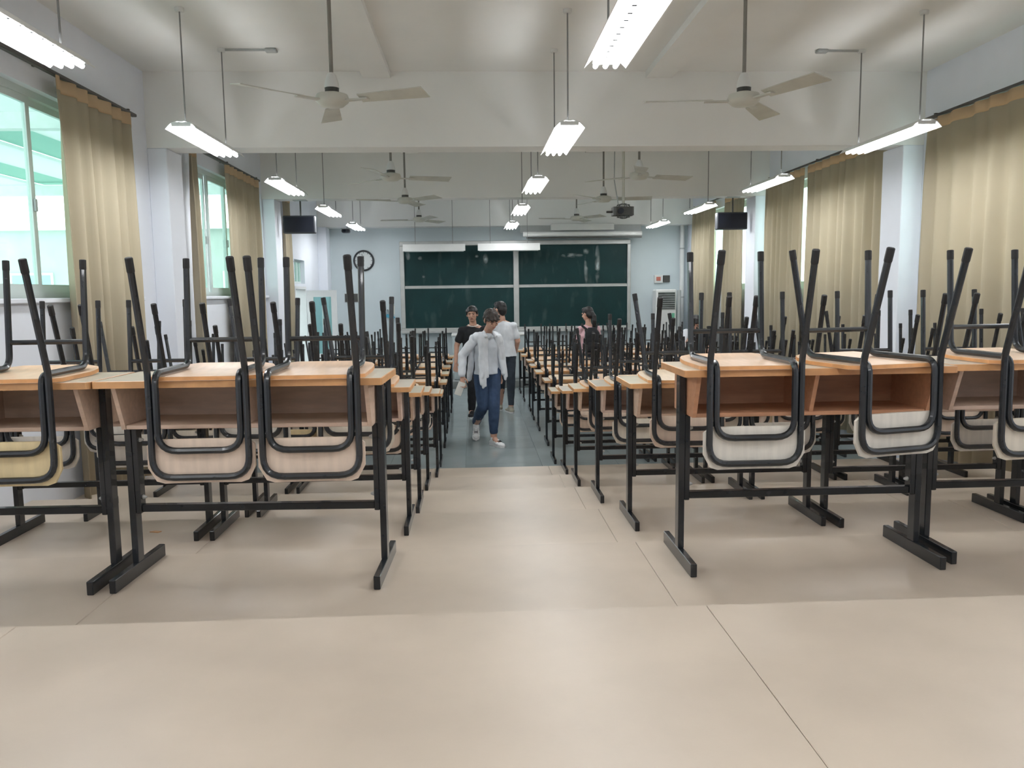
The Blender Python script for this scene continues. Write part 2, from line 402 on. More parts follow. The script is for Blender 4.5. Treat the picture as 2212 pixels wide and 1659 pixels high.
lf.box(X0, X0+.12, -.045, -.005, .01, 1.88); lf.box(X1-.1, X1, -.045, -.005, .01, 1.88); lf.box(X0+.12, X1-.1, -.045, -.005, 1.76, 1.88); lf.box(X0+.12, X1-.1, -.045, -.005, .01, .72)
leaf = part('door_leaf', lf, 'door_white', dr)
part('pane', G().box(X0+.12, X1-.1, -.03, -.02, .72, 1.76), 'glass_teal', leaf)
part('glazing_bar', G().box(X0+.27, X0+.285, -.034, -.016, .72, 1.76), 'window_frame', leaf)
part('handle', G().tube(fillet([(X1-.05, -.045, .98), (X1-.05, -.09, .98), (X1-.16, -.09, .98)], .02), .01, 8), 'aluminium', leaf, True)

# outside, seen through the left windows
ex = struct('ground_outside', G().box(-14, XL-WT, -4, 40, -.3, -.1), 'concrete', 'pale paved walkway outside the left windows', 'pavement')
ww = thing('walkway_canopy', 'green and white striped canopy over the walkway outside the left windows', 'canopy', (-6, 9, 4.2))
k = 0; x = XL-.5
for i in range(9):
    part('canopy_strip', G().box(-.5, .5 if i < 9 else 0, -7, 9.5, 0, .05), 'canopy_film_green' if i % 2 else 'canopy_film_white', ww, loc=(2.2-i*1.0, 0, (i % 2)*.06))
for y in (-4, 2, 9):
    part('crossbeam', G().box(-6.3, 2.7, y, y+.18, -.22, -.01), 'canopy_white', ww)
for y in (-4, 2, 9):
    part('post', G().lathe([(.09, -4.3), (.09, -.2)], (-6.2, y+.09, 0), 12), 'canopy_white', ww)
bd = thing('far_building', 'pale building with grey green windows beyond the walkway outside', 'building', (-13, 30, -.1))
part('wall', G().box(-12, 11.5, 0, 6, 0, 4.3), 'concrete', bd)
part('roof_ledge', G().box(-12.2, 11.7, -.3, 6.2, 4.3, 4.5), 'canopy_white', bd)
for i in range(9):
    wx = -11+i*2.5
    fo = part('window', G().box(wx, wx+1.5, -.06, .02, 1.2, 2.8), 'window_frame', bd)
    part('pane', G().box(wx+.08, wx+1.42, -.08, -.05, 1.28, 2.72), 'glass_teal', fo)

# ------------------------------------------------------------------ lamps
def tube_mesh():
    return G().tube([(0, -.6, 0), (0, .6, 0)], .0135, 8).mesh('fluorescent_tube', 'tube_glow', True)
TUBE = tube_mesh()
tr = G()
prof = [(-.115, .006), (-.075, .045), (-.03, .062), (.03, .062), (.075, .045), (.115, .006), (.119, .008), (.078, .051), (.032, .068), (-.032, .068), (-.078, .051), (-.119, .008)]
for i in (0, 1, 3, 4):
    a, b, c, d = prof[i], prof[i+1], prof[10-i], prof[11-i]
    tr.add([(p[0], y, p[1]) for y in (-.61, .61) for p in (a, b, c, d)], [(0,1,2,3),(7,6,5,4),(0,4,5,1),(1,5,6,2),(2,6,7,3),(3,7,4,0)])
for y in [-.6+.1*k for k in range(13)]: tr.box(-.03, .03, y-.01, y+.01, .062, .068)
tr.box(-.016, .016, -.61, .61, .062, .068)
TRAY = tr.mesh('reflector_tray', 'white_enamel')
tr.box(-.03, .03, -.61, .61, .0625, .0675)
TRAY_CLOSED = tr.mesh('reflector_tray', 'white_enamel')
ENDS = [G().bbox(-.07, .07, s*.592-.016, s*.592+.016, .024, .056, .004).mesh('lamp_holder', 'white_enamel') for s in (-1, 1)]
ROD = G().tube([(0,0,.066), (0,0,.89)], .006, 6).mesh('hanging_rod', 'rod_grey')
ROSE = G().lathe([(.03, .862), (.034, .87), (.034, .89)], n=12).mesh('ceiling_rose', 'white_enamel', True)
CONDUIT = [G().box(min(0, a), max(0, a), -.008, .008, .872, .889).mesh('supply_conduit', 'grey_plastic') for a in (.4, 0.01, -.3)]
JBOX = G().bbox(-.05, .05, -.035, .035, .862, .889, .006).mesh('junction_box', 'grey_plastic')
for xi, (lx, row) in enumerate(((-2.104, 'along the left windows'), (.751, 'above the centre aisle'), (3.494, 'along the right curtains'))):
    for k in range(-3, 4):  # rearmost row is unseen, added to light the near chair backs
        y = 6.179 + 2.83*k + .61
        if k < -1: lab = 'lit three-tube lamp %s ' % ('above the camera', 'added unseen behind the camera')[-2-k] + row
        else: lab = 'lit three-tube hanging lamp %s, %s from the camera' % (row, ORD[k+1])
        t = thing('hanging_lamp', lab, 'lamp', (lx, y, 3.01), group='fluorescent lamps hanging in rows')
        obj('reflector_tray', TRAY_CLOSED if k == 2 else TRAY, t)
        for e in ENDS: obj('lamp_holder', e, t)
        for dx in (-.055, 0, .055): obj('fluorescent_tube', TUBE, t, (dx, 0, .014))
        for s in (-1, 1):
            obj('hanging_rod', ROD, t, (0, s*.5, 0)); obj('ceiling_rose', ROSE, t, (0, s*.5, 0))
        if xi != 1:
            cd_ = obj('supply_conduit', CONDUIT[xi], t, (0, .5, 0)); obj('junction_box', JBOX, cd_, ((.42, 0, -.36)[xi], 0, 0))

# ------------------------------------------------------------------ ceiling fans
def fan_meshes():
    bl = G(); pts = []
    for i in range(7):
        u = i/6; r = .20 + .46*u; w = .045 + .03*u
        for s in (-1, 1): pts.append((r, s*w, -.012-s*.014)); 
    v = []; 
    for p in pts: v.append(p)
    for p in pts: v.append((p[0], p[1], p[2]+.006))
    f = []
    for i in range(6):
        a = 2*i; f.append((a, a+1, a+3, a+2)); f.append((14+a, 14+a+2, 14+a+3, 14+a+1)); f.append((a, a+2, 14+a+2, 14+a)); f.append((a+1, 14+a+1, 14+a+3, a+3))
    f += [(0, 14, 15, 1), (12, 13, 27, 26)]
    bl.add(v, f)
    arm = G().box(.09, .26, -.02, .02, -.022, -.012)
    hub = G().lathe([(.02, -.05), (.075, -.045), (.105, -.02), (.11, .0), (.10, .025), (.05, .04), (.035, .042)], n=24)
    col = G().lathe([(.046, .042), (.046, .068)], n=16)
    bell = G().lathe([(.05, .068), (.045, .10), (.03, .15), (.016, .165)], n=16)
    return bl.mesh('fan_blade', 'fan_enamel'), arm.mesh('blade_arm', 'fan_enamel'), hub.mesh('motor_hub', 'fan_enamel', True), col.mesh('motor_collar', 'dark_band', True), bell.mesh('bell_cover', 'white_enamel', True)
FB, FA, FH, FC, FE = fan_meshes()
for side, row in ((0, 'left'), (1, 'right')):
    for k, (y, ang) in enumerate(zip((5.5, 9.05, 11.3, 14.2), ((100, 135, 75, 55), (55, 20, 110, 65))[side])):
        x = (-.89, 1.84)[side] + (0, .03, .0, 0)[k]; z = 3.07
        lab = 'three-blade ceiling fan %s of the aisle, %s from the camera' % (row, ORD[k])
        t = thing('ceiling_fan', lab, 'fan', (x, y, z), group='white ceiling fans')
        obj('motor_hub', FH, t); obj('motor_collar', FC, t); obj('bell_cover', FE, t)
        part('down_rod', G().tube([(0,0,.16), (0,0,ZC-.06-z)], .013, 8), 'fan_rod', t, True)
        part('ceiling_cup', G().lathe([(.02, ZC-.06-z-.07), (.05, ZC-.06-z-.02), (.05, ZC-.06-z)], n=14), 'fan_enamel', t, True)
        for j in range(3):
            a = math.radians(ang+120*j)
            b = obj('fan_blade', FB, t, rotz=a); obj('blade_arm', FA, b)

# ------------------------------------------------------------------ curtains
def curtain(name, label, x, y0, y1, side, ztop=3.38, zbot=.12, seed=1, amp=.047, pitch=.17):
    rnd = random.Random(seed); zb = max(zbot, floor_z((y0+y1)/2)+.06)
    n = max(24, int((y1-y0)/.018)); rows = [ztop, ztop-.08, ztop-.1, ztop-.6, ztop-1.4, zb]
    ph = [rnd.uniform(0, 6.28) for _ in range(4)]
    v = []; 
    for ri, z in enumerate(rows):
        a = amp*(.55 if ri < 3 else (.9 if ri == 3 else 1.15))
        for i in range(n+1):
            u = i/n; y = y0+(y1-y0)*u; q = 2*math.pi*(y-y0)/pitch
            d = a*(math.sin(q+.7*math.sin(q*.31+ph[0])+ph[1]*.2*(ri > 2)) + .35*math.sin(q*.47+ph[2])) 
            v.append((side*(.02+d*.8), y-(y0+y1)/2, z-zb))
    f = []
    for r in range(2, len(rows)-1):
        for i in range(n): f.append((r*(n+1)+i, r*(n+1)+i+1, (r+1)*(n+1)+i+1, (r+1)*(n+1)+i))
    t = thing(name, label, 'curtain', (x, (y0+y1)/2, zb), group='beige curtains')
    me = bpy.data.meshes.new('drape'); me.from_pydata(v[2*(n+1):], [], [tuple(k-2*(n+1) for k in q) for q in f]); me.materials.append(MATS['curtain']); me.shade_smooth()
    d = obj('drape', me, t); md = d.modifiers.new('thick', 'SOLIDIFY'); md.thickness = .004
    f2 = [(r*(n+1)+i, r*(n+1)+i+1, (r+1)*(n+1)+i+1, (r+1)*(n+1)+i) for r in (0, 1) for i in range(n)]
    me2 = bpy.data.meshes.new('header_tape'); me2.from_pydata(v[:3*(n+1)], [], f2); me2.materials.append(MATS['curtain_tape']); me2.shade_smooth()
    d2 = obj('header_tape', me2, t); md = d2.modifiers.new('thick', 'SOLIDIFY'); md.thickness = .006
curtain('curtain', 'beige curtain gathered beside the nearest left window', -2.97, 6.1, 7.45, 1, seed=3, pitch=.2, amp=.042)
curtain('curtain', 'narrow beige curtain strip just past the nearest left pillar', -2.97, 8.85, 9.03, 1, seed=4, pitch=.14)
curtain('curtain', 'beige curtain on the far side of the second left window', -2.97, 10.15, 11.6, 1, seed=5, pitch=.19)
curtain('curtain', 'narrow beige curtain under the left hanging monitor', -2.97, 13.1, 13.5, 1, seed=6)
curtain('curtain', 'beige curtain at the right edge of the picture, nearest on the right wall', 4.4, 4.5, 6.15, -1, seed=7, pitch=.24)
curtain('curtain', 'wide beige curtain beside the nearest right pillar', 4.4, 6.15, 7.72, -1, seed=8, pitch=.26)
curtain('curtain', 'beige curtain just past the nearest right pillar, nearer of a drawn pair', 4.4, 8.42, 10.58, -1, seed=9, pitch=.22)
curtain('curtain', 'beige curtain of the drawn pair midway along the right wall, farther one', 4.4, 10.64, 12.05, -1, seed=10, pitch=.2)
curtain('curtain', 'beige curtain behind the right hanging monitor', 4.4, 12.95, 13.95, -1, seed=11, pitch=.2)
curtain('curtain', 'beige curtain on the right wall nearest to the blackboard', 4.4, 14.5, 15.95, -1, seed=12, pitch=.2)
def rail(label, x, y0, y1):
    t = thing('curtain_rail', label, 'curtain rail', (x, (y0+y1)/2, 3.4))
    L = (y1-y0)/2
    part('track', G().bbox(-.022, .022, -L, L, -.012, .014, .004), 'rail_dark', t)
    for y in (-L*.9, 0, L*.9):
        part('bracket', G().box(-.02 if x > 0 else -(x-XL)-.0, (XR-x) if x > 0 else .02, y-.012, y+.012, .014, .026), 'rail_dark', t)
rail('dark curtain rail over the nearest left window', -2.97, 4.5, 7.55)
rail('dark curtain rail over the second left window', -2.97, 8.75, 11.75)
rail('dark curtain rail over the nearest right curtains', 4.4, 4.4, 7.8)
rail('dark curtain rail midway along the right wall', 4.4, 8.42, 12.1)
rail('dark curtain rail nearest to the blackboard on the right', 4.4, 12.8, 16.1)

# ------------------------------------------------------------------ front wall
by = 16.7
b = thing('blackboard', 'large dark green four-panel sliding blackboard in a grey frame', 'blackboard', (.91, YF, 1.02))
fx0, fx1, fz = -2.37, 2.37, 1.83
f = G(); f.bbox(fx0, fx1, -.14, 0, 0, .07, .01); f.bbox(fx0, fx1, -.14, 0, fz-.09, fz, .01); f.bbox(fx0, fx0+.09, -.14, 0, .07, fz-.09, .01); f.bbox(fx1-.07, fx1, -.14, 0, .07, fz-.09, .01)
part('board_frame', f, 'aluminium', b)
part('centre_post', G().bbox(-.055, .055, -.15, -.01, .07, fz-.09, .01), 'aluminium', b)
for (x0, x1, nm) in ((fx0+.09, -.055, 'left'), (.055, fx1-.07, 'right')):
    for (z0, z1, y, t) in ((.07, .915, -.115, 'lower'), (.915, fz-.09, -.085, 'upper')):
        p = part('board_panel', G().box(x0, x1, y, y+.02, z0, z1), 'chalkboard', b)
        part('panel_rim', G().bbox(x0, x1, y-.012, y+.02, (z1-.04 if t == 'lower' else z0-.0), (z1 if t == 'lower' else z0+.02), .003), 'aluminium', p)
part('chalk_tray', G().bbox(fx0, fx1, -.21, -.1, -.03, .012, .005), 'aluminium', b)
for (sx, sz, w_, h_) in ((-2.2, 1.55, .1, .2), (-1.95, 1.5, .12, .09), (-.8, 1.52, .08, .07), (-.62, 1.47, .12, .22), (-1.9, 1.12, .08, .06), (1.15, 1.52, .5, .1), (1.45, 1.6, .14, .14), (1.68, 1.15, .12, 1.2), (1.45, 1.2, .1, .7)):
    part('chalk_smear', G().box(sx-w_/2, sx+w_/2, -.1165 if sz-h_/2 < .8 else -.0875, -.0861, max(sz-h_/2, .93), sz+h_/2), 'chalk_smear', b)
for (x0, x1, lab) in ((-1.356, -.12, 'unlit white strip lamp over the left half of the blackboard'), (.13, 1.37, 'unlit white strip lamp over the centre of the blackboard')):
    t = thing('board_lamp', lab, 'lamp', ((x0+x1)/2, 16.3, 2.63), group='strip lamps above the blackboard'); L = (x1-x0)/2
    part('lamp_shade', G().prism([(-.06, 0), (.06, .03), (.05, .14), (-.03, .14)], -L, L, 'x'), 'white_enamel', t)
    for s in (-.6, .6): part('hanging_rod', G().tube([(s*L, 0, .14), (s*L, 0, ZC-2.63)], .005, 6), 'rod_grey', t)
    part('fluorescent_tube', G().tube([(-L+.03, .0, .0), (L-.03, .0, .0)], .012, 8), 'clock_face', t, True)
t = thing('projection_screen', 'rolled-up projection screen case above the right half of the blackboard', 'screen', (2.24, 16.36, 2.9))
part('screen_case', G().lathe([(.045, -1.2), (.05, -1.19), (.05, 1.19), (.045, 1.2)], (0, 0, .05), 14, 'x'), 'white_enamel', t, True)
part('bottom_bar', G().bbox(-1.13, 1.2, -.02, .02, -.035, -.008, .004), 'dark_band', t)
part('mounting_box', G().bbox(-.64, .63, -.06, .08, .12, .25, .008), 'white_enamel', t)
part('mounting_board', G().bbox(-1.25, 1.2, .06, .09, .08, .23, .004), 'grey_plastic', t)
t = thing('wall_clock', 'round black-rimmed wall clock with a pale face', 'clock', (-2.198, YF, 2.48))
part('clock_dial', G().lathe([(.19, -.02), (.19, 0)], n=40, axis='y'), 'clock_face', t)
rim = [(.195*math.cos(a*math.pi/20), -.02, .195*math.sin(a*math.pi/20)) for a in range(40)]
part('rim', G().tube(rim, .02, 10, closed=True), 'black_plastic', t, True)
hn = G().box(-.006, .006, -.028, -.024, -.02, .10); part('hour_hand', hn, 'black_plastic', t, rotz=0)
mh = part('minute_hand', G().box(-.005, .005, -.032, -.029, -.02, .14), 'black_plastic', t); mh.rotation_euler = (0, -.25, 0)
for k in range(12):
    o = part('hour_mark', G().box(-.005, .005, -.023, -.02, .15, .175), 'black_plastic', t); o.rotation_euler = (0, k*math.pi/6, 0)
part('hub_cap', G().lathe([(.012, -.035), (.012, -.02)], n=12, axis='y'), 'black_plastic', t)
t = thing('wall_sign', 'small dark plate on the wall between the door and clock', 'sign', (-2.475, YF, 1.645))
part('plate', G().bbox(-.13, .13, -.02, 0, 0, .165, .005), 'dark_band', t); part('plate_frame', G().bbox(-.14, .14, -.012, 0, -.01, .175, .004), 'grey_plastic', t)
t = thing('wall_hook', 'blue plastic hook with a wire hanger beside the blackboard', 'hook', (-1.69, YF, 1.31))
part('holder', G().prism([(-.09, .05), (-.06, .08), (.07, .04), (.1, .0), (.06, -.02), (-.08, .01)], -.05, 0, 'y'), 'blue_plastic', t)
part('hanger_wire', G().tube(fillet([(-.08, -.02, .05), (-.05, -.02, .2), (-.03, -.02, .05)], .01), .005, 6), 'dark_band', t, True)
part('backing_sheet', G().box(-.02, .09, -.006, 0, .07, .24), 'paper_white', t)
t = thing('security_camera', 'small dark security camera under the beam above the clock', 'security camera', (-2.44, 16.2, 3.0))
part('camera_body', G().bbox(-.09, .06, -.05, .12, 0, .075, .015), 'black_plastic', t)
part('camera_hood', G().bbox(-.1, .16, -.06, .14, .07, .085, .004), 'grey_plastic', t)
part('bracket', G().tube(fillet([(.0, .08, .08), (.0, .08, .11), (.0, .26, .11)], .02), .012, 8), 'grey_plastic', t, True)
part('lens', G().lathe([(.028, -.06), (.028, -.04)], (-.03, 0, .035), 14, 'y'), 'screen_black', t)
t = thing('air_conditioner', 'tall white floor-standing air conditioner with a dark grille, right of blackboard', 'air conditioner', (3.94, 16.42, .14))
part('cabinet', G().bbox(-.22, .2, -.16, .2, 0, 1.68, .02), 'white_enamel', t)
gr = part('air_grille', G().box(-.18, .165, -.168, -.155, 1.28, 1.62), 'dark_grille', t)
for k in range(7): part('louver', G().box(-.175, .16, -.176, -.166, 1.30+k*.044, 1.31+k*.044), 'grey_plastic', gr)
part('seam_strip', G().box(-.2, .18, -.163, -.157, .55, .565), 'grey_plastic', t)
part('control_label', G().box(.10, .16, -.163, -.157, 1.02, 1.2), 'led_green', t)
t = thing('pipe', 'grey floor-to-grille pipe standing beside the air conditioner', 'pipe', (4.2, 16.3, .14))
part('pipe_run', G().tube([(0,0,0), (0,0,1.66)], .04, 12), 'grey_plastic', t, True); part('pipe_collar', G().lathe([(.05, 0), (.05, .04)], n=14), 'grey_plastic', t)
t = thing('pipe', 'white vertical pipe in the right corner of the blackboard wall', 'pipe', (4.36, 16.72, .14))
part('pipe_run', G().tube([(0,0,0), (0,0,2.99)], .045, 12), 'white_enamel', t, True)
for z in (.5, 1.5, 2.5): part('pipe_clip', G().lathe([(.052, z), (.052, z+.03)], n=14), 'grey_plastic', t)
t = thing('switch_box', 'pale electric switch box with a dark socket above the air conditioner', 'switch box', (3.95, YF, 1.95))
part('box_body', G().bbox(-.16, .02, -.06, 0, 0, .17, .008), 'white_enamel', t)
part('breaker', G().bbox(-.12, -.03, -.075, -.06, .05, .13, .004), 'red_plastic', t)
part('socket', G().bbox(.03, .17, -.05, 0, .02, .16, .006), 'dark_band', t)

# podium
t = thing('podium', 'pale grey steel teaching podium on the stage in the centre', 'podium', (.31, 15.72, .14))
part('podium_body', G().bbox(-.68, .68, -.28, .28, .0, .52, .01), 'podium_paint', t)
part('podium_upper', G().bbox(-.70, .70, -.31, .30, .52, .84, .012), 'podium_paint', t)
part('podium_top', G().bbox(-.72, .72, -.33, .32, .84, .88, .008), 'white_enamel', t)
for s in (-1, 1):
    d = part('podium_door', G().bbox(s*.33-.3, s*.33+.3, -.292, -.28, .04, .49, .004), 'podium_paint', t)
    for r in range(4):
        part('vent_slot', G().box(s*.33-.12, s*.33+.12, -.295, -.29, .34+r*.03, .348+r*.03), 'dark_grille', d)
    part('lock', G().lathe([(.012, -.30), (.012, -.285)], (s*.08, 0, .28), 10, 'y'), 'aluminium', d)

# hanging monitors and projector
for (x, y, lab, w_) in ((-2.55, 12.35, 'black monitor hung from the beam on the left, near the clock', 'l'), (3.98, 12.35, 'black monitor hung from the beam on the right, before the curtains', 'r')):
    t = thing('hanging_monitor', lab, 'monitor', (x, y, 2.71), group='monitors hung from the second beam')
    part('housing', G().bbox(-.235, .235, -.04, .08, 0, .26, .01), 'black_plastic', t)
    part('display_panel', G().box(-.215, .215, -.043, -.038, .02, .24), 'screen_black', t)
    part('hanging_pole', G().tube([(.02, .02, .26), (.02, .02, .48)], .012, 8), 'dark_band', t, True)
    part('ceiling_plate', G().bbox(-.08, .12, -.04, .08, .478, .49, .002), 'grey_plastic', t)
t = thing('projector', 'dark projector hung on a long pole between the right fans', 'projector', (2.06, 11.0, 2.79))
part('projector_body', G().prism(rrect(-.15, .13, -.12, .12, .04), .02, .13, 'z'), 'dark_band', t)
part('lens', G().lathe([(.04, -.16), (.045, -.1)], (-.06, 0, .07), 16, 'y'), 'screen_black', t, True)
for k in range(5):
    z = .0+.04*k; r_ = .12*math.sqrt(max(.05, 1-((z-.08)/.115)**2))
    part('cage_ring', G().tube([(r_*math.cos(a*math.pi/12), r_*math.sin(a*math.pi/12), z) for a in range(24)], .004, 5, closed=True), 'dark_band', t, True)
for k in range(8):
    a = k*math.pi/4
    part('cage_rib', G().tube([(.118*math.sin(u)*math.cos(a), .118*math.sin(u)*math.sin(a), .08-.1*math.cos(u)) for u in [.1+i*.29 for i in range(11)]], .004, 5), 'dark_band', t, True)
part('side_arm', G().tube([(-.12, 0, .07), (-.23, 0, .07)], .015, 8), 'dark_band', t, True)
part('hanging_pole', G().tube([(0, 0, .12), (0, 0, ZC-2.79)], .02, 10), 'fan_enamel', t, True)
part('cable', G().tube([(-.06, .02, .13), (-.12, .03, .5), (-.11, .03, ZC-2.79)], .008, 6), 'grey_plastic', t, True)

# ------------------------------------------------------------------ desks
DW = 1.06; PX = .4925
def desk_parts():
    P = []
    top = G().bbox(-DW/2+.003, DW/2-.003, -.197, .197, .737, .76, .002)
    P.append(('desktop', top.mesh('desktop', 'laminate'), 'top'))
    eb = G(); o = rrect(-DW/2, DW/2, -.2, .2, .012, 3); i_ = rrect(-DW/2+.004, DW/2-.004, -.196, .196, .008, 3); n_ = len(o)
    v = [(x, y, .7355) for x, y in o] + [(x, y, .759) for x, y in o] + [(x, y, .7605) for x, y in i_] + [(x, y, .735) for x, y in i_]
    eb.add(v, [(k, (k+1) % n_, n_+(k+1) % n_, n_+k) for k in range(n_)] + [(n_+k, n_+(k+1) % n_, 2*n_+(k+1) % n_, 2*n_+k) for k in range(n_)] + [((k+1) % n_, k, 3*n_+k, 3*n_+(k+1) % n_) for k in range(n_)])
    P.append(('edge_band', eb.mesh('edge_band', 'edge_band'), 'edge'))
    sp = [(-.17, .736), (.175, .736), (.175, .575), (-.105, .575)]
    for x in (-.474, .458): P.append(('side_panel', G().prism(sp, x, x+.016, 'x').mesh('side_panel', 'panel_wood'), 'wood'))
    P.append(('divider', G().prism([(-.155, .736), (.16, .736), (.16, .59), (-.1, .59)], -.008, .008, 'x').mesh('divider', 'panel_wood'), 'wood'))
    P.append(('shelf_bottom', G().bbox(-.458, .458, -.105, .175, .575, .59, .002).mesh('shelf_bottom', 'panel_wood'), 'wood'))
    P.append(('back_panel', G().box(-.458, .458, .16, .175, .59, .736).mesh('back_panel', 'panel_wood'), 'wood'))
    for s in (-1, 1):
        P.append(('post', G().bbox(s*PX-.0125, s*PX+.0125, -.025, .025, .05, .735, .002).mesh('post', 'black_metal'), None))
        P.append(('inner_post', G().bbox(s*(PX-.0235)-.0105, s*(PX-.0235)+.0105, -.022, .022, .24, .573, .002).mesh('inner_post', 'black_metal'), None))
        fb = G().bbox(s*PX-.0125, s*PX+.0125, -.222, .222, 0, .05, .002)
        P.append(('foot_bar', fb.mesh('foot_bar', 'black_metal'), None))
        P.append(('foot_plug', G().box(s*PX-.0095, s*PX+.0095, -.2235, -.2215, .004, .046).mesh('foot_plug', 'black_rubber'), None))
        for z in (.30, .52):
            P.append(('bolt', G().lathe([(.009, 0), (.009, .004), (.004, .016)] if s < 0 else [(.004, -.016), (.009, -.004), (.009, 0)], (s*(PX-.034), 0, z), 8, 'x').mesh('bolt', 'aluminium'), None))
    P.append(('crossbar', G().bbox(-PX+.034, PX-.034, -.016, .016, .245, .272, .002).mesh('crossbar', 'black_metal'), None))
    return P
DESK = desk_parts()
def place_desk(x, yn, rz, label, tone, sz=1.):
    z = floor_z(yn+.2)
    t = thing('school_desk', label, 'desk', (x, yn+.2, z), rz, group='double school desks in rows')
    t.scale = (1, 1, sz)
    for nm, me, k in DESK:
        o = obj(nm, me, t)
        if k: o.color = (*tone[k], 1)
    return z+.761*sz
def tones(rnd, brown=False):
    if brown:
        return dict(top=(1.0, .93, .86), edge=(1.05, 1, 1), wood=(.80, .55, .40))
    a = rnd.uniform(.92, 1.05); y = rnd.uniform(-.05, .05)
    return dict(top=(a, a, a*(1-y)), edge=(rnd.uniform(.9, 1.3),)*3, wood=(a, a*(1-.4*abs(y)), a*(1-y)))

# ------------------------------------------------------------------ chairs, upturned on the desks
def chair_parts(back=.35, gap=.098, splay=.0, rake=.105):
    P = []; r = .0125; bi = back-gap
    w, wi = .173, .148
    path = [(-w+.004, -.045-rake, .432), (-w, -.047, .035), (-w, -.052, -back), (w, -.052, -back), (w, -.047, .035), (w-.004, -.045-rake, .432)]
    P.append(('rear_leg_hoop', G().tube(fillet(path, [.12, .075, .075, .12], 6), r, 8).mesh('rear_leg_hoop', 'black_metal', True), None))
    path = [(-wi-splay, .345, .450), (-wi, .312, .0305), (-wi, -.047, .0305), (-wi, -.052, -bi), (wi, -.052, -bi), (wi, -.047, .0305), (wi, .312, .0305), (wi+splay*.2, .345, .450)]
    P.append(('front_leg_hoop', G().tube(fillet(path, [.06, .045, .07, .07, .045, .06], 6), r, 8).mesh('front_leg_hoop', 'black_metal', True), None))
    P.append(('crossbar', G().tube([(-wi-splay*.25, .32, .13), (wi+splay*.05, .32, .13)], .010, 8).mesh('crossbar', 'black_metal', True), None))
    def warp(x, y, z): return (x, y, z + (.018*max(0, (y-.22)/.15)**2))
    sg_ = G(); poly = rrect(-.195, .195, -.018, .37, [.03, .03, .07, .07], 6)
    # ring-based seat so that the front lip can curl
    ny = 14; v = []; f = []
    for zi, z in ((0, 0), (1, .016)):
        for j in range(ny+1):
            y = -.018+.388*j/ny
            hw = .195
            if y > .30: hw = .125+math.sqrt(max(0, .07**2-(y-.30)**2))
            if y < .012: hw = .165+math.sqrt(max(0, .03**2-(.012-y)**2))
            for i in range(5): v.append(warp(-hw+2*hw*i/4, y, z))
    m_ = (ny+1)*5
    for j in range(ny):
        for i in range(4):
            a = j*5+i; f.append((a, a+5, a+6, a+1)); f.append((m_+a, m_+a+1, m_+a+6, m_+a+5))
        a = j*5; f.append((a, m_+a, m_+a+5, a+5)); a = j*5+4; f.append((a, a+5, m_+a+5, m_+a))
    for i in range(4):
        f.append((i, i+1, m_+i+1, m_+i)); a = ny*5+i; f.append((a, m_+a, m_+a+1, a+1))
    P.append(('seat', G().add(v, f).mesh('seat', 'chair_ply'), 'seat'))
    # orange edge strip around the seat board
    ol = []
    for j in range(ny+1):
        y = -.0185+.389*j/ny; hw = .1955
        if y > .30: hw = .1255+math.sqrt(max(0, .07**2-(y-.30)**2))
        if y < .012: hw = .1655+math.sqrt(max(0, .03**2-(.012-y)**2))
        ol.append((hw, y))
    ol = ol + [(-a, b) for a, b in reversed(ol)]; k_ = len(ol)
    ev = [warp(a, b, .0015) for a, b in ol] + [warp(a, b, .0145) for a, b in ol]
    P.append(('seat_edge', G().add(ev, [(i, (i+1) % k_, k_+(i+1) % k_, k_+i) for i in range(k_)]).mesh('seat_edge', 'edge_band'), 'edge'))
    bz0, bz1 = -back-.025, -back+.138
    bp = rrect(-.203, .203, bz0, bz1, [.06, .06, .02, .02], 6)
    # curved backrest board: columns along x
    nx = 14; v = []; f = []
    for yi, y in ((0, -.039), (1, -.027)):
        for i in range(nx+1):
            x = -.193+.386*i/nx; e = .193-abs(x); lo = bz0+(.06-math.sqrt(max(0, .06**2-max(0, .06-e)**2))); hi = bz1-(.02-math.sqrt(max(0, .02**2-max(0, .02-e)**2)))
            c = -.012*(x/.193)**2
            for k in range(4): v.append((x, y+c+.008, lo+(hi-lo)*k/3))
    m_ = (nx+1)*4
    for i in range(nx):
        for k in range(3):
            a = i*4+k; f.append((a, a+4, a+5, a+1)); f.append((m_+a, m_+a+1, m_+a+5, m_+a+4))
        a = i*4; f.append((a, m_+a, m_+a+4, a+4)); a = i*4+3; f.append((a, a+4, m_+a+4, m_+a))
    for k in range(3):
        f.append((k, k+1, m_+k+1, m_+k)); a = nx*4+k; f.append((a, m_+a, m_+a+1, a+1))
    P.append(('backrest', G().add(v, f).mesh('backrest', 'chair_ply'), 'back'))
    for s in (-1, 1):
        d = Vector((-s*.004, -rake, .397)).normalized(); tip = Vector((s*(w-.004), -.045-rake, .432))
        P.append(('foot_cap', G().tube([tip-d*.045, tip-d*.04, tip+d*.004, tip+d*.007], .014, 8, rr=[.0128, .0142, .0142, .011]).mesh('foot_cap', 'black_rubber', True), None))
        sp = splay if s < 0 else splay*.2
        d = Vector((s*sp, .033, .42)).normalized(); tip = Vector((s*(wi+sp), .345, .450))
        P.append(('foot_cap', G().tube([tip-d*.035, tip-d*.03, tip+d*.004, tip+d*.006], .0135, 8, rr=[.0127, .0136, .0136, .0105]).mesh('foot_cap', 'black_rubber', True), None))
    return P
CH_A = chair_parts(); CH_B = chair_parts(back=.305, gap=.075, splay=.06, rake=.11)
BACKT = dict(cream=(1.0, 1.08, 1.12), pink=(1.02, .98, .98), yellow=(1.02, .98, .70), white=(.98, 1.1, 1.22), wood=(1, .9, .8))
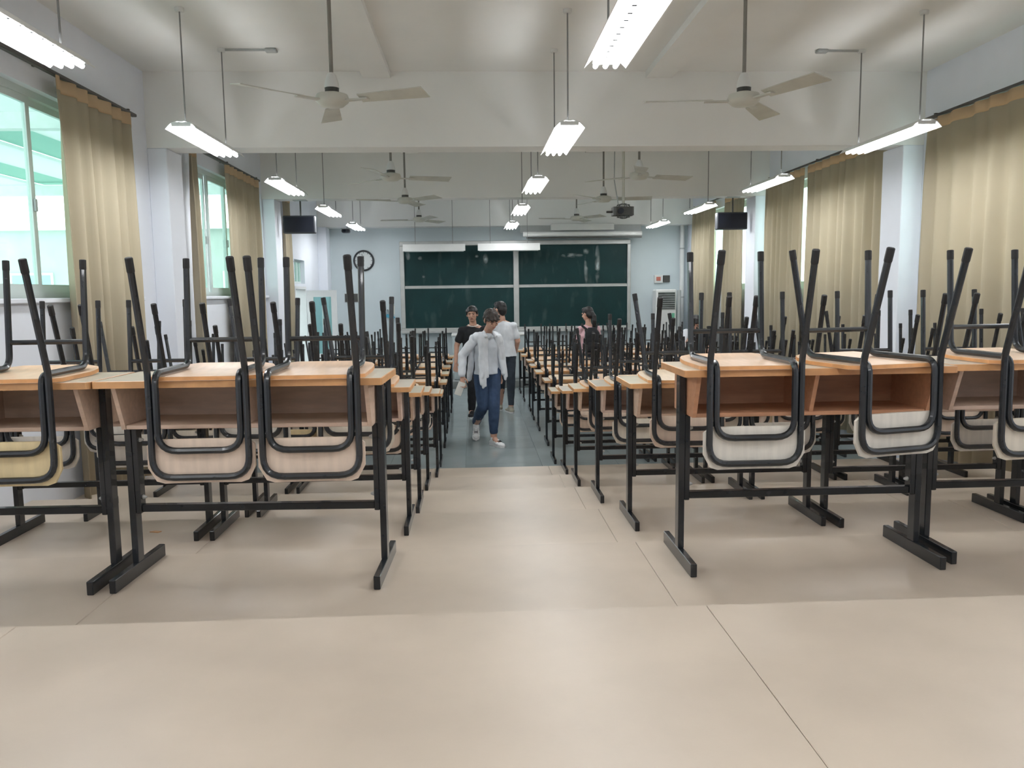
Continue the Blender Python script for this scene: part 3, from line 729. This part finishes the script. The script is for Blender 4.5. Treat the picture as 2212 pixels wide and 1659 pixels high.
def place_chair(x, yn, zt, rz, label, btone, stone, var=CH_A):
    t = thing('school_chair', label, 'chair', (x, yn, zt), rz, group='chairs turned upside down on the desks')
    for nm, me, k in var:
        o = obj(nm, me, t)
        if k == 'back': o.color = (*btone, 1)
        elif k == 'seat': o.color = (stone[0]*1.02, stone[1]*.92, stone[2]*.82, 1)
        elif k == 'edge': o.color = (1.3, 1.2, 1.1, 1)

rnd = random.Random(21)
RY = [2.985, 4.03, 5.13, 6.19, 7.21, 8.30, 9.34, 10.36, 11.27, 12.12, 13.2, 14.28]
LY = [2.965, 4.06, 5.0, 6.15, 7.19, 8.32, 9.3, 10.29, 11.27, 12.12, 13.1]
LX = [-.858, -1.925]; RX = [1.345, 2.41, 3.475]
NUMW = ['aisle-side', 'middle', 'wall-side']
for side, rows, xs in (('left', LY, LX), ('right', RY, RX)):
    for i, y in enumerate(rows):
        rowdx = rnd.uniform(-.02, .02)
        for j, x in enumerate(xs):
            near = i == 0
            dx = 0 if near else rowdx; dy = 0 if near else rnd.uniform(-.03, .03); rz = 0 if near else rnd.uniform(-.003, .003)
            if side == 'right' and i in (1, 2, 3): dx = (-.02, -.025, -.04)[i-1]
            if near and side == 'left': dy, rz = (.01, .03)[j], (-.04, -.02)[j]
            if near and side == 'right': dx = -.02
            if near and side == 'right': dy = (0, .06, .06)[j]
            brown = near and side == 'right' and j == 0
            place = 'beside the aisle' if j == 0 else ('on the wall side' if j == len(xs)-1 else 'in mid block')
            zt = place_desk(x+dx, y+dy, rz, '%s double desk %s, %s row from camera, %s block' % ('brown' if brown else 'cream', place, ORD[i], side), tones(rnd, brown), (1.045 if side == 'left' else 1.05) if near else 1.01)
            for c in (0, 1):
                sgn = -1 if c == 0 else 1
                cn = (2*j + (c if side == 'right' else 1-c))
                cx = x+dx+sgn*.246+rnd.uniform(-.018, .018); cr = rz+rnd.uniform(-.055, .055); cy = y+dy+rnd.uniform(-.004, .012); var = CH_A
                bt = BACKT[rnd.choice(['cream', 'cream', 'pink', 'white', 'yellow', 'pink'])]; st = BACKT[rnd.choice(['pink', 'wood', 'cream', 'pink'])]
                look = 'black tube chair'
                if near:
                    cy = y+dy+(-.01, .012, -.0, .0)[min(cn, 3)]*(side == 'left')
                    if side == 'left':
                        cx, cr, bt, st = {0: (-.594, .0, 'pink', 'pink'), 1: (-.996, .0, 'pink', 'pink'), 2: (-1.695, .02, 'yellow', 'wood'), 3: (-2.13, .0, 'pink', 'pink')}[cn]
                    else:
                        cx, cr, bt, st = {0: (1.05, .0, 'white', 'pink'), 1: (1.58, .24, 'white', 'wood'), 2: (2.205, .06, 'cream', 'pink'), 3: (2.66, 0, 'cream', 'pink'), 4: (3.3, 0, 'cream', 'pink'), 5: (3.7, 0, 'pink', 'pink')}[cn]
                        if cn == 1: var = CH_B
                    bt, st = BACKT[bt], BACKT[st]
                    look = 'skewed chair' if cn == 1 and side == 'right' else ('yellow-backed chair' if cn == 2 and side == 'left' else 'black tube chair')
                elif rnd.random() < .22: var = CH_B
                if abs(cr) > .1: cy -= .03
                place_chair(cx, cy, zt, cr, 'upturned %s, %s desk row, %s chair from the aisle on the %s' % (look, ORD[i], ORD[cn], side), bt, st, var)
# litter seen on the floor
tag(part('leaf_scrap', G().prism([(-.03, 0), (-.01, .018), (.03, .008), (.02, -.015)], 0, .004), 'edge_band', loc=(-1.70, 4.25, H*4)), 'small brown scrap lying on the floor under the left desks', 'scrap')
#PEOPLE
# ------------------------------------------------------------------ people
from mathutils import noise as MN
TMP = bpy.data.scenes.new('build')
def blob(name, g, m, parent, voxel=.008, smooth=6, fold=0., ffreq=9., base=None, stretch=(1, 1, 1)):
    me = g.mesh(name + '_raw', m); o = bpy.data.objects.new(name + '_tmp', me); TMP.collection.objects.link(o)
    r = o.modifiers.new('r', 'REMESH'); r.mode = 'VOXEL'; r.voxel_size = voxel; r.adaptivity = 0
    s = o.modifiers.new('s', 'SMOOTH'); s.iterations = smooth; s.factor = .5
    vl = TMP.view_layers[0]; vl.update(); dg = vl.depsgraph; nm = bpy.data.meshes.new_from_object(o.evaluated_get(dg))
    bpy.data.objects.remove(o); bpy.data.meshes.remove(me); nm.name = name
    if fold:
        n_ = len(nm.vertices); co = [0.]*(3*n_); no = [0.]*(3*n_)
        nm.vertices.foreach_get('co', co); nm.vertices.foreach_get('normal', no)
        for i in range(0, 3*n_, 3):
            q = Vector((co[i]*ffreq*stretch[0], co[i+1]*ffreq*stretch[1], co[i+2]*ffreq*stretch[2]))
            k = fold*(MN.noise(q) + .5*MN.noise(q*2.3))
            co[i] += no[i]*k; co[i+1] += no[i+1]*k; co[i+2] += no[i+2]*k
        nm.vertices.foreach_set('co', co); nm.update()
    if not nm.materials: nm.materials.append(MATS[m])
    nm.shade_smooth()
    return obj(name, nm, parent)
def V(*a): return Vector(a)
def hand(g, w, d, nrm, curl=.5, side=1, s=1.):
    d = d.normalized(); nrm = (nrm - d*nrm.dot(d)).normalized(); x = d.cross(nrm)*side
    c = w + d*.045*s
    g.cap(w, w+d*.085*s, .024*s, .034*s, fx=.45, side=nrm)
    g.cap(w+d*.03*s-x*.012*s, w+d*.085*s+x*.012*s, .02*s, .02*s, fx=.6, side=nrm)
    for k, (off, L) in enumerate(((-.032, .062), (-.011, .074), (.011, .070), (.031, .054))):
        b = w + d*.085*s + x*off*s; d1 = (d + nrm*curl*.6 + x*off*2).normalized(); m = b + d1*L*.5*s
        d2 = (d + nrm*curl*1.9 + x*off).normalized(); e = m + d2*L*.5*s
        g.cap(b, m, .0092*s, .0088*s, 8); g.cap(m, e, .0088*s, .0074*s, 8)
    b = w + d*.025*s - x*.028*s; m = b + (d*.7 - x*.6 + nrm*.35).normalized()*.04*s; e = m + (d*.95 - x*.1 + nrm*.5).normalized()*.032*s
    g.cap(b, m, .0125*s, .0105*s, 8); g.cap(m, e, .0105*s, .0085*s, 8)
def head(body, hair, c, f, up, s=1., style='short'):
    f = Vector(f).normalized(); up = Vector(up); up = (up - f*up.dot(f)).normalized(); r = f.cross(up)
    M = Matrix((r, f, up)).transposed(); A = lambda x, y, z: c + (r*x + f*y + up*z)*s
    sc = lambda *q: tuple(k*s for k in q)
    body.ell(A(0, -.012, .025), sc(.074, .092, .088), M); body.ell(A(0, .02, -.035), sc(.060, .066, .072), M)
    body.ell(A(0, .048, -.082), sc(.032, .026, .022), M)
    body.cap(A(0, .082, .012), A(0, .096, -.028), .009*s, .0125*s, 8); body.ell(A(0, .078, .03), sc(.055, .012, .012), M)
    body.ell(A(0, .076, -.055), sc(.026, .012, .012), M)
    for q in (-1, 1): body.ell(A(q*.076, -.008, -.005), sc(.011, .02, .032), M); body.ell(A(q*.035, .07, -.02), sc(.022, .018, .02), M)
    hair.ell(A(0, -.022, .042), sc(.083, .098, .086), M); hair.ell(A(0, -.055, .0), sc(.078, .065, .085), M)
    if style == 'fringe':
        for k in range(-5, 6): hair.cap(A(k*.013, .03, .104-.0016*k*k), A(k*.0145, .088-.0009*k*k, .048-.0006*k*k+.012*((k*7) % 3)/2), .016*s, .008*s, 8)
        for q in (-1, 1): hair.cap(A(q*.074, .03, .06), A(q*.078, .018, .0), .016*s, .009*s, 8)
    elif style == 'tuft':
        for k in range(-5, 6):
            hair.cap(A(k*.012, .0, .108-.0018*k*k), A(k*.0155+.008, .096-.0012*k*k, .05-.010*((k*5) % 3)), .022*s, .009*s, 8)
            hair.cap(A(k*.012, -.05, .102-.0018*k*k), A(k*.014, -.01, .130-.0020*k*k+.008*(k % 2)), .018*s, .007*s, 8)
        for q in (-1, 1): hair.cap(A(q*.072, .03, .06), A(q*.08, .012, -.01), .02*s, .01*s, 8)
    elif style == 'short':
        hair.ell(A(0, .03, .085), sc(.066, .05, .04), M)
    return A, M
def arm(g, sh, el, wr, r=(.052, .042, .036, .026)):
    g.cap(sh, el, r[0], r[1]); g.cap(el, wr, r[2]+.003, r[3])
def leg(g, hip, kn, an, r=(.085, .058, .055, .038)):
    g.cap(hip, kn, r[0], r[1]); g.cap(kn, kn+(an-kn)*.35, r[1]-.002, r[2]+.002); g.cap(kn+(an-kn)*.35, an, r[2]+.002, r[3])
def torso(g, pel, neck, shl, shr, inf=0., depth=1., lo=None, hem=None):
    ax = (shr-shl); yw = math.atan2(ax.y, ax.x); hw = ax.length/2; ch = (shl+shr)/2
    R = lambda t, rx, ry: (tuple(pel.lerp(ch, t)), rx+inf, ry*depth+inf, yw)
    rings = [R(-.12, .10, .07), R(-.05, .145, .10), R(.08, .158, .108), R(.3, .145, .1), R(.5, .14, .098), R(.72, .158, .108), R(.88, hw*.92, .1), R(1.0, hw*.82, .08), R(1.08, .075, .06)]
    if hem: rings = [R(hem[0], hem[1], hem[2])] + [q for q in rings if q[0][2] > R(hem[0], 0, 0)[0][2]+.01]
    g.loft(rings)
    for s_ in (shl, shr): g.ell(s_, (.056+min(inf, .008), .056+min(inf, .008), .052+min(inf, .008)))
    for s_ in (shl, shr): g.cap(s_.lerp(ch, .12)-V(0, 0, .006), ch.lerp(neck, .55), .05+min(inf, .008), .05+min(inf, .008)*.6)
    g.cap(ch + V(0, 0, .0), neck, .062+inf*.5, .05)
def shoe(name, an, toe_dir, sole_z, m, parent, L=.265, pitch=0., lace=None):
    d = Vector((toe_dir[0], toe_dir[1], 0)).normalized(); x = Vector((d.y, -d.x, 0)); g = G()
    q = Quaternion(x, -pitch); heel = Vector((an.x, an.y, sole_z)) - d*.055
    P = lambda u, w_, h: heel + (q @ (d*u + Vector((0, 0, h)))) + x*w_
    for u, w_, h in ((.02, 0, .035), (.06, 0, .04), (.11, 0, .038), (.16, .0, .032), (.21, .0, .026), (L-.04, 0, .022)):
        rr = (.037, .037, .042, .046, .044, .034)[[.02, .06, .11, .16, .21, L-.04].index(u)]
        g.ell(P(u, w_, h), (rr, rr*1.15, h))
    g.cap(P(.05, 0, .05), P(.055, 0, .09), .04, .04); g.cap(P(.07, 0, .07), P(.14, 0, .05), .036, .032)
    o = blob(name, g, m, parent, .007, 3)
    s_ = G(); pts = [(0, -.03), (.05, -.036), (.12, -.04), (.19, -.045), (.24, -.036), (L+.005, 0), (.24, .04), (.19, .047), (.12, .038), (.05, .036), (0, .03), (-.015, 0)]
    v = [P(u, w_, 0.0) for u, w_ in pts] + [P(u, w_, .018) for u, w_ in pts]; n_ = len(pts)
    s_.add(v, [tuple(range(n_)), tuple(range(2*n_-1, n_-1, -1))] + [(i, n_+i, n_+(i+1) % n_, (i+1) % n_) for i in range(n_)])
    part('sole', s_, 'shoe_white', o)
    if lace:
        for k in range(4): part('lace', G().tube([P(.115+k*.022, -.024, .079-k*.006), P(.12+k*.022, 0, .084-k*.006), P(.115+k*.022, .024, .079-k*.006)], .005, 6), lace, o)
    return o
def face_bits(A, M, t, s=1.):
    for q in (-1, 1):
        part('eye', G().ell(A(q*.032, .0865, .0), (.0105, .005, .0042), M, 10, 6), 'eye_dark', t, True)
        part('eyebrow', G().cap(A(q*.018, .092, .022), A(q*.048, .082, .022), .004, .003, 6), 'hair_black', t, True)
    part('mouth', G().ell(A(0, .087, -.055), (.022, .006, .006), M, 10, 6), 'lips', t, True)

# --- student walking towards the camera in an open white shirt
def person_walker():
    base = V(.16, 9.55, 0); J = lambda *a: Vector(a) - base
    t = thing('person', 'person in open white shirt and blue jeans walking up the aisle holding paper', 'person', base)
    shl, shr = J(.035, 9.47, 1.275), J(.275, 9.65, 1.27); neck = J(.18, 9.47, 1.36); pel = J(.165, 9.62, .86)
    ell_, wrl = J(-.125, 9.52, 1.07), J(-.135, 9.42, .835); elr, wrr = J(.335, 9.80, 1.04), J(.32, 9.72, .83)
    hpl, hpr = J(.09, 9.6, .83), J(.235, 9.64, .83)
    knl, anl = J(.105, 9.50, .46), J(.02, 9.92, .185); knr, anr = J(.235, 9.46, .46), J(.225, 9.42, .085)
    b, hr = G(), G()
    hc = J(.215, 9.36, 1.485)
    A, M = head(b, hr, hc, (.5, -1, -.6), (.05, -.3, 1), 1., 'tuft')
    torso(b, pel, neck, shl, shr); b.cap(neck, hc+V(0, .03, -.05), .052, .05)
    arm(b, shl, ell_, wrl); arm(b, shr, elr, wrr); leg(b, hpl, knl, anl); leg(b, hpr, knr, anr)
    hand(b, wrl, V(.02, -.06, -1), V(.4, -1, 0), .75, 1); hand(b, wrr, V(-.05, -.1, -1), V(-.3, -1, 0), .6, -1)
    b.cap(anl, anl+V(.0, -.03, -.07), .036, .034); b.cap(anr, anr+V(.06, -.1, -.05), .036, .03)
    blob('body', b, 'skin', t, .006, 4); blob('hair', hr, 'hair_brown', t, .006, 2, .004, 40)
    face_bits(A, M, t)
    g = G(); torso(g, pel, neck-V(0, 0, .06), shl, shr, .012, 1., hem=(-.06, .165, .122)); blob('tee_shirt', g, 'cloth_tee', t, .007, 5, .008, 7)
    g = G(); leg(g, hpl, knl, anl+V(.0, -.0, .02), (.098, .072, .066, .052)); leg(g, hpr, knr, anr+V(0, 0, .09), (.098, .072, .066, .052))
    g.loft([((pel.x, pel.y, pel.z-.12), .12, .1, .4), ((pel.x, pel.y, pel.z-.02), .15, .118, .4), ((pel.x, pel.y, pel.z+.06), .14, .11, .4)])
    blob('jeans', g, 'denim_blue', t, .007, 4, .007, 10)
    # open shirt: sleeves, back and two front panels ending in tails
    g = G(); arm(g, shl, ell_, wrl+V(0, 0, .02), (.058, .055, .052, .040)); arm(g, shr, elr, wrr+V(0, 0, .03), (.058, .054, .05, .04))
    ax = (shr-shl).normalized(); back = V(-ax.y, ax.x, 0); fr = -back; ch = (shl+shr)/2
    g.ell(shl+V(.012, 0, -.004), (.071, .074, .063)); g.ell(shr+V(-.012, 0, -.004), (.071, .074, .063))
    for u in (-.15, -.05, .05, .15):
        g.cap(ch+ax*u*.9+back*.085+V(0, 0, -.0), pel+ax*u*1.15+back*.13+V(0, 0, -.08), .04, .035)
    g.cap(shl+V(.015, 0, .008), neck+back*.03-V(0, 0, .06), .062, .045); g.cap(shr+V(-.015, 0, .008), neck+back*.03-V(0, 0, .06), .062, .045)
    for u0, u1, z in ((-.155, -.18, -.05), (-.13, -.185, -.13), (-.105, -.165, -.17), (-.08, -.135, -.15), (-.065, -.10, -.04)):
        g.cap(ch+ax*u0+fr*.085+V(0, 0, .01), pel+ax*u1+fr*.11+V(0, 0, .15), .03, .026); g.cap(pel+ax*u1+fr*.11+V(0, 0, .15), pel+ax*(u1-.01)+fr*.14+V(0, 0, z), .026, .02)
    for u0, u1, z in ((.085, .125, -.02), (.115, .16, -.09), (.14, .18, -.06)):
        g.cap(ch+ax*u0+fr*.085+V(0, 0, .01), pel+ax*u1+fr*.1+V(0, 0, .15), .029, .025); g.cap(pel+ax*u1+fr*.1+V(0, 0, .15), pel+ax*(u1+.02)+fr*.12+V(0, 0, z), .025, .02)
    g.tube([neck+back*.055+ax*.0-V(0, 0, .0), neck+ax*.06-V(0, 0, .02), neck+ax*.075+fr*.06-V(0, 0, .075)], .018, 8); g.tube([neck+back*.055-V(0, 0, .0), neck-ax*.06-V(0, 0, .02), neck-ax*.07+fr*.06-V(0, 0, .075)], .018, 8)
    blob('open_shirt', g, 'cloth_white', t, .007, 4, .011, 11, stretch=(1.2, 1.2, .6))
    shoe('shoe', anr, (.16, -.24), 0, 'shoe_white', t, lace='cloth_black'); shoe('shoe', anl, (-.02, -1), .095, 'shoe_white', t, pitch=.35, lace='cloth_black')
    p = G(); p.prism(rrect(-.045, .045, -.14, .02, .006), -.004, .004, 'y')
    pp = tag(part('folded_paper', p, 'paper_white', loc=wrl+base+V(-.005, -.045, -.09), rotz=.5), 'folded white paper held in the walking person\'s hand', 'paper'); pp.rotation_euler = (.15, .35, .5)
def person_black():
    base = V(.0, 11.75, 0); J = lambda *a: Vector(a) - base
    t = thing('person', 'person in black tee and black trousers half hidden behind the walking student', 'person', base)
    shl, shr = J(-.155, 11.74, 1.255), J(.165, 11.78, 1.265); neck = J(.005, 11.74, 1.36); pel = J(.0, 11.78, .86)
    ell_, wrl = J(-.235, 11.76, 1.04), J(-.255, 11.7, .80); elr, wrr = J(.245, 11.8, 1.05), J(.23, 11.72, .81)
    hpl, hpr = J(-.075, 11.78, .84), J(.075, 11.78, .84); knl, anl = J(-.02, 11.62, .46), J(-.035, 11.72, .085); knr, anr = J(.09, 11.82, .46), J(.1, 12.05, .18)
    b, hr = G(), G(); hc = J(-.005, 11.70, 1.492)
    A, M = head(b, hr, hc, (-.12, -1, -.05), (-.05, 0, 1), 1., 'fringe')
    torso(b, pel, neck, shl, shr); b.cap(neck, hc-V(0, -.03, .06), .052, .05)
    arm(b, shl, ell_, wrl); arm(b, shr, elr, wrr); leg(b, hpl, knl, anl); leg(b, hpr, knr, anr)
    hand(b, wrl, V(-.05, -.1, -1), V(.4, -1, 0), .6, 1); hand(b, wrr, V(0, -.1, -1), V(-.4, -1, 0), .6, -1)
    b.cap(anl, anl+V(-.02, -.1, -.05), .036, .03); b.cap(anr, anr+V(0, -.06, -.08), .036, .03)
    blob('body', b, 'skin', t, .006, 4); blob('hair', hr, 'hair_black', t, .006, 2, .003, 40); face_bits(A, M, t)
    g = G(); torso(g, pel, neck-V(0, 0, .045), shl, shr, .016, 1., hem=(-.12, .165, .125)); g.cap(shl.lerp(ell_, .08), shl.lerp(ell_, .62), .055, .062); g.cap(shr.lerp(elr, .08), shr.lerp(elr, .62), .055, .062)
    blob('black_tee', g, 'cloth_black', t, .008, 5, .007, 7)
    cl = [neck + V(.072*math.cos(a*math.pi/10), .062*math.sin(a*math.pi/10)-.005, -.022-.022*max(0, -math.sin(a*math.pi/10))) for a in range(20)]
    part('collar', G().tube(cl, .0075, 8, closed=True), 'collar_white', t, True)
    g = G(); leg(g, hpl, knl, anl+V(0, 0, .03), (.098, .074, .068, .055)); leg(g, hpr, knr, anr+V(0, -.02, .03), (.098, .074, .068, .055)); g.ell(pel-V(0, 0, .03), (.165, .12, .1))
    blob('trousers', g, 'cloth_black', t, .008, 4, .006, 10)
    shoe('shoe', anl, (-.1, -1), 0, 'cloth_black', t); shoe('shoe', anr, (.1, -1), .095, 'cloth_black', t, pitch=.35)
def person_white_tee():
    base = V(.5, 12.0, 0); J = lambda *a: Vector(a) - base
    t = thing('person', 'person seen from behind in a white tee and dark slim trousers', 'person', base)
    shl, shr = J(.27, 12.02, 1.315), J(.60, 11.98, 1.30); neck = J(.435, 12.0, 1.405); pel = J(.47, 12.0, .88)
    ell_, wrl = J(.2, 11.98, 1.09), J(.22, 12.14, .88); elr, wrr = J(.665, 12.0, 1.08), J(.645, 12.17, .90)
    hpl, hpr = J(.40, 12.0, .85), J(.545, 12.0, .85); knl, anl = J(.42, 12.12, .47), J(.40, 12.3, .09); knr, anr = J(.555, 11.99, .47), J(.555, 12.0, .10)
    b, hr = G(), G(); hc = J(.405, 12.01, 1.545)
    A, M = head(b, hr, hc, (-.75, .75, -.12), (0, 0, 1), 1., 'short'); hr.ell(A(0, -.06, -.035), (.066, .05, .06), M)
    torso(b, pel, neck, shl, shr); b.cap(neck, hc-V(-.01, 0, .06), .054, .052)
    arm(b, shl, ell_, wrl); arm(b, shr, elr, wrr); leg(b, hpl, knl, anl); leg(b, hpr, knr, anr)
    hand(b, wrl, V(0, .5, -.8), V(1, 0, 0), .6, -1); hand(b, wrr, V(-.2, .6, -.8), V(-1, 0, 0), .6, 1)
    b.cap(anl, anl+V(0, .08, -.05), .036, .03); b.cap(anr, anr+V(-.02, .08, -.05), .036, .03)
    blob('body', b, 'skin', t, .006, 4); blob('hair', hr, 'hair_black', t, .006, 2, .003, 40); face_bits(A, M, t)
    g = G(); torso(g, pel, neck-V(0, 0, .035), shl, shr, .022, 1., hem=(-.06, .165, .125)); g.cap(shl.lerp(ell_, .08), shl.lerp(ell_, .66), .055, .062); g.cap(shr.lerp(elr, .08), shr.lerp(elr, .66), .055, .062)
    blob('white_tee', g, 'cloth_white', t, .008, 5, .010, 9, stretch=(1.2, 1.2, .7))
    g = G(); leg(g, hpl, knl, anl+V(0, -.005, .03), (.096, .068, .06, .045)); leg(g, hpr, knr, anr+V(0, 0, .035), (.096, .068, .06, .045)); g.ell(pel-V(0, 0, .04), (.16, .118, .1))
    blob('trousers', g, 'denim_dark', t, .008, 4, .005, 10)
    shoe('shoe', anr, (-.3, 1), 0, 'shoe_beige', t); shoe('shoe', anl, (-.1, 1), 0, 'shoe_beige', t)
def person_girl():
    base = V(1.86, 12.86, 0); J = lambda *a: Vector(a) - base
    t = thing('person', 'person with a ponytail in a pink top, standing among the right desks', 'person', base)
    shl, shr = J(1.725, 12.86, 1.195), J(1.985, 12.86, 1.195); neck = J(1.85, 12.86, 1.285); pel = J(1.87, 12.87, .82)
    ell_, wrl = J(1.66, 12.86, .97), J(1.61, 12.82, .78); elr, wrr = J(2.03, 12.87, .97), J(2.03, 12.9, .77)
    hpl, hpr = J(1.80, 12.87, .8), J(1.94, 12.87, .8); knl, anl = J(1.80, 12.86, .43), J(1.80, 12.88, .08); knr, anr = J(1.94, 12.86, .43), J(1.95, 12.88, .08)
    b, hr = G(), G(); hc = J(1.835, 12.87, 1.435)
    A, M = head(b, hr, hc, (-.75, .8, -.25), (0, 0, 1), .97, 'short')
    hr.ell(A(0, -.07, -.02), (.07, .06, .07), M); pb = A(.0, -.115, -.0)
    hr.tube([pb, pb+V(.02, -.035, -.05), pb+V(.02, -.04, -.13), pb+V(.015, -.03, -.22), pb+V(.01, -.025, -.26)], .03, 10, rr=[.024, .034, .038, .03, .01])
    torso(b, pel, neck, shl, shr, 0, .9); b.cap(neck, hc-V(-.01, 0, .06), .046, .046)
    arm(b, shl, ell_, wrl, (.045, .037, .032, .023)); arm(b, shr, elr, wrr, (.045, .037, .032, .023)); leg(b, hpl, knl, anl); leg(b, hpr, knr, anr)
    hand(b, wrl, V(-.05, -.1, -1), V(1, 0, 0), .5, -1, .9); hand(b, wrr, V(.02, .1, -1), V(-1, 0, 0), .5, 1, .9)
    b.cap(anl, anl+V(0, .08, -.045), .034, .028); b.cap(anr, anr+V(0, .08, -.045), .034, .028)
    blob('body', b, 'skin', t, .006, 4); blob('hair', hr, 'hair_black', t, .006, 2, .003, 40); face_bits(A, M, t)
    g = G(); torso(g, pel, neck-V(0, 0, .03), shl, shr, .016, .95, hem=(-.05, .155, .12)); g.cap(shl.lerp(ell_, .08), shl.lerp(ell_, .75), .052, .058); g.cap(shr.lerp(elr, .08), shr.lerp(elr, .75), .052, .058)
    blob('pink_top', g, 'cloth_pink', t, .008, 5, .008, 7)
    g = G(); leg(g, hpl, knl, anl+V(0, 0, .04), (.094, .068, .06, .048)); leg(g, hpr, knr, anr+V(0, 0, .04), (.094, .068, .06, .048)); g.ell(pel-V(0, 0, .04), (.155, .112, .1))
    blob('trousers', g, 'denim_dark', t, .008, 4, .005, 10)
    shoe('shoe', anl, (0, 1), 0, 'shoe_white', t, .245); shoe('shoe', anr, (.05, 1), 0, 'shoe_white', t, .245)
    k = thing('backpack', 'black backpack worn on the back of the person with a ponytail', 'backpack', J(1.90, 12.70, .83)+base)
    g = G(); g.loft([((0, 0, 0), .10, .05, 0), ((0, 0, .02), .135, .085, 0), ((0, 0, .2), .14, .09, 0), ((-.01, .01, .32), .115, .075, 0), ((-.015, .015, .4), .06, .045, 0)])
    blob('bag', g, 'cloth_black', k, .008, 6, .006, 8)
    g = G(); g.loft([((0, -.075, .03), .09, .03, 0), ((0, -.085, .1), .1, .035, 0), ((0, -.08, .17), .085, .025, 0)]); blob('front_pocket', g, 'cloth_black', k, .008, 4)
    for s_ in (-1, 1):
        q = [(s_*.05-.01, .02, .34), (s_*.085-.03, .035, .385), (s_*.115-.045, .075, .425), (s_*.11-.045, .16, .44), (s_*.10-.045, .27, .37), (s_*.12-.045, .28, .22)]
        st = G(); 
        for i in range(5): st.cap(q[i], q[i+1], .02, .02, 8, fx=1)
        blob('strap', st, 'cloth_black', k, .008, 3)
def person_bending():
    base = V(3.58, 12.85, 0); J = lambda *a: Vector(a) - base
    t = thing('person', 'dark-haired person in black leaning over behind the right desks, mostly hidden', 'person', base)
    shl, shr = J(3.42, 12.82, 1.12), J(3.73, 12.86, 1.12); neck = J(3.57, 12.80, 1.19); pel = J(3.6, 12.95, .80)
    ell_, wrl = J(3.36, 12.72, .92), J(3.40, 12.70, .98); elr, wrr = J(3.79, 12.8, .9), J(3.72, 12.66, .83)
    hpl, hpr = J(3.52, 12.95, .78), J(3.67, 12.95, .78); knl, anl = J(3.52, 12.86, .43), J(3.52, 12.93, .08); knr, anr = J(3.67, 12.86, .43), J(3.68, 12.93, .08)
    b, hr = G(), G(); hc = J(3.56, 12.76, 1.275)
    A, M = head(b, hr, hc, (-.2, -1, -.7), (0, -.5, 1), 1., 'fringe')
    for q in (-1, 1): hr.cap(A(q*.07, -.03, .02), A(q*.085, -.02, -.16), .03, .02, 8)
    torso(b, pel, neck, shl, shr, 0, .95); b.cap(neck, hc-V(0, -.02, .05), .05, .048)
    arm(b, shl, ell_, wrl); arm(b, shr, elr, wrr); leg(b, hpl, knl, anl); leg(b, hpr, knr, anr)
    hand(b, wrl, V(.3, -.3, .6), V(1, 0, 0), .5, 1); hand(b, wrr, V(-.3, -.4, -.5), V(-1, 0, 0), .5, -1)
    b.cap(anl, anl+V(0, -.08, -.045), .034, .028); b.cap(anr, anr+V(0, -.08, -.045), .034, .028)
    blob('body', b, 'skin', t, .007, 4); blob('hair', hr, 'hair_black', t, .007, 2, .003, 40); face_bits(A, M, t)
    g = G(); torso(g, pel, neck-V(0, 0, .02), shl, shr, .022, 1., hem=(-.1, .165, .13)); blob('black_top', g, 'cloth_black', t, .008, 5, .007, 7)
    g = G(); g.cap(shl, shl.lerp(ell_, .9), .064, .06); blob('white_sleeve', g, 'cloth_white', t, .008, 4, .006, 7)
    g = G(); g.cap(shr, shr.lerp(elr, .9), .064, .06); blob('black_sleeve', g, 'cloth_black', t, .008, 4, .006, 7)
    g = G(); leg(g, hpl, knl, anl+V(0, 0, .04), (.096, .07, .062, .05)); leg(g, hpr, knr, anr+V(0, 0, .04), (.096, .07, .062, .05)); g.ell(pel-V(0, 0, .04), (.16, .115, .1))
    blob('trousers', g, 'cloth_black', t, .008, 4, .005, 10)
    shoe('shoe', anl, (0, -1), 0, 'cloth_black', t); shoe('shoe', anr, (.05, -1), 0, 'cloth_black', t)
for fn in (person_walker, person_black, person_white_tee, person_girl, person_bending): fn()
bpy.data.scenes.remove(TMP)
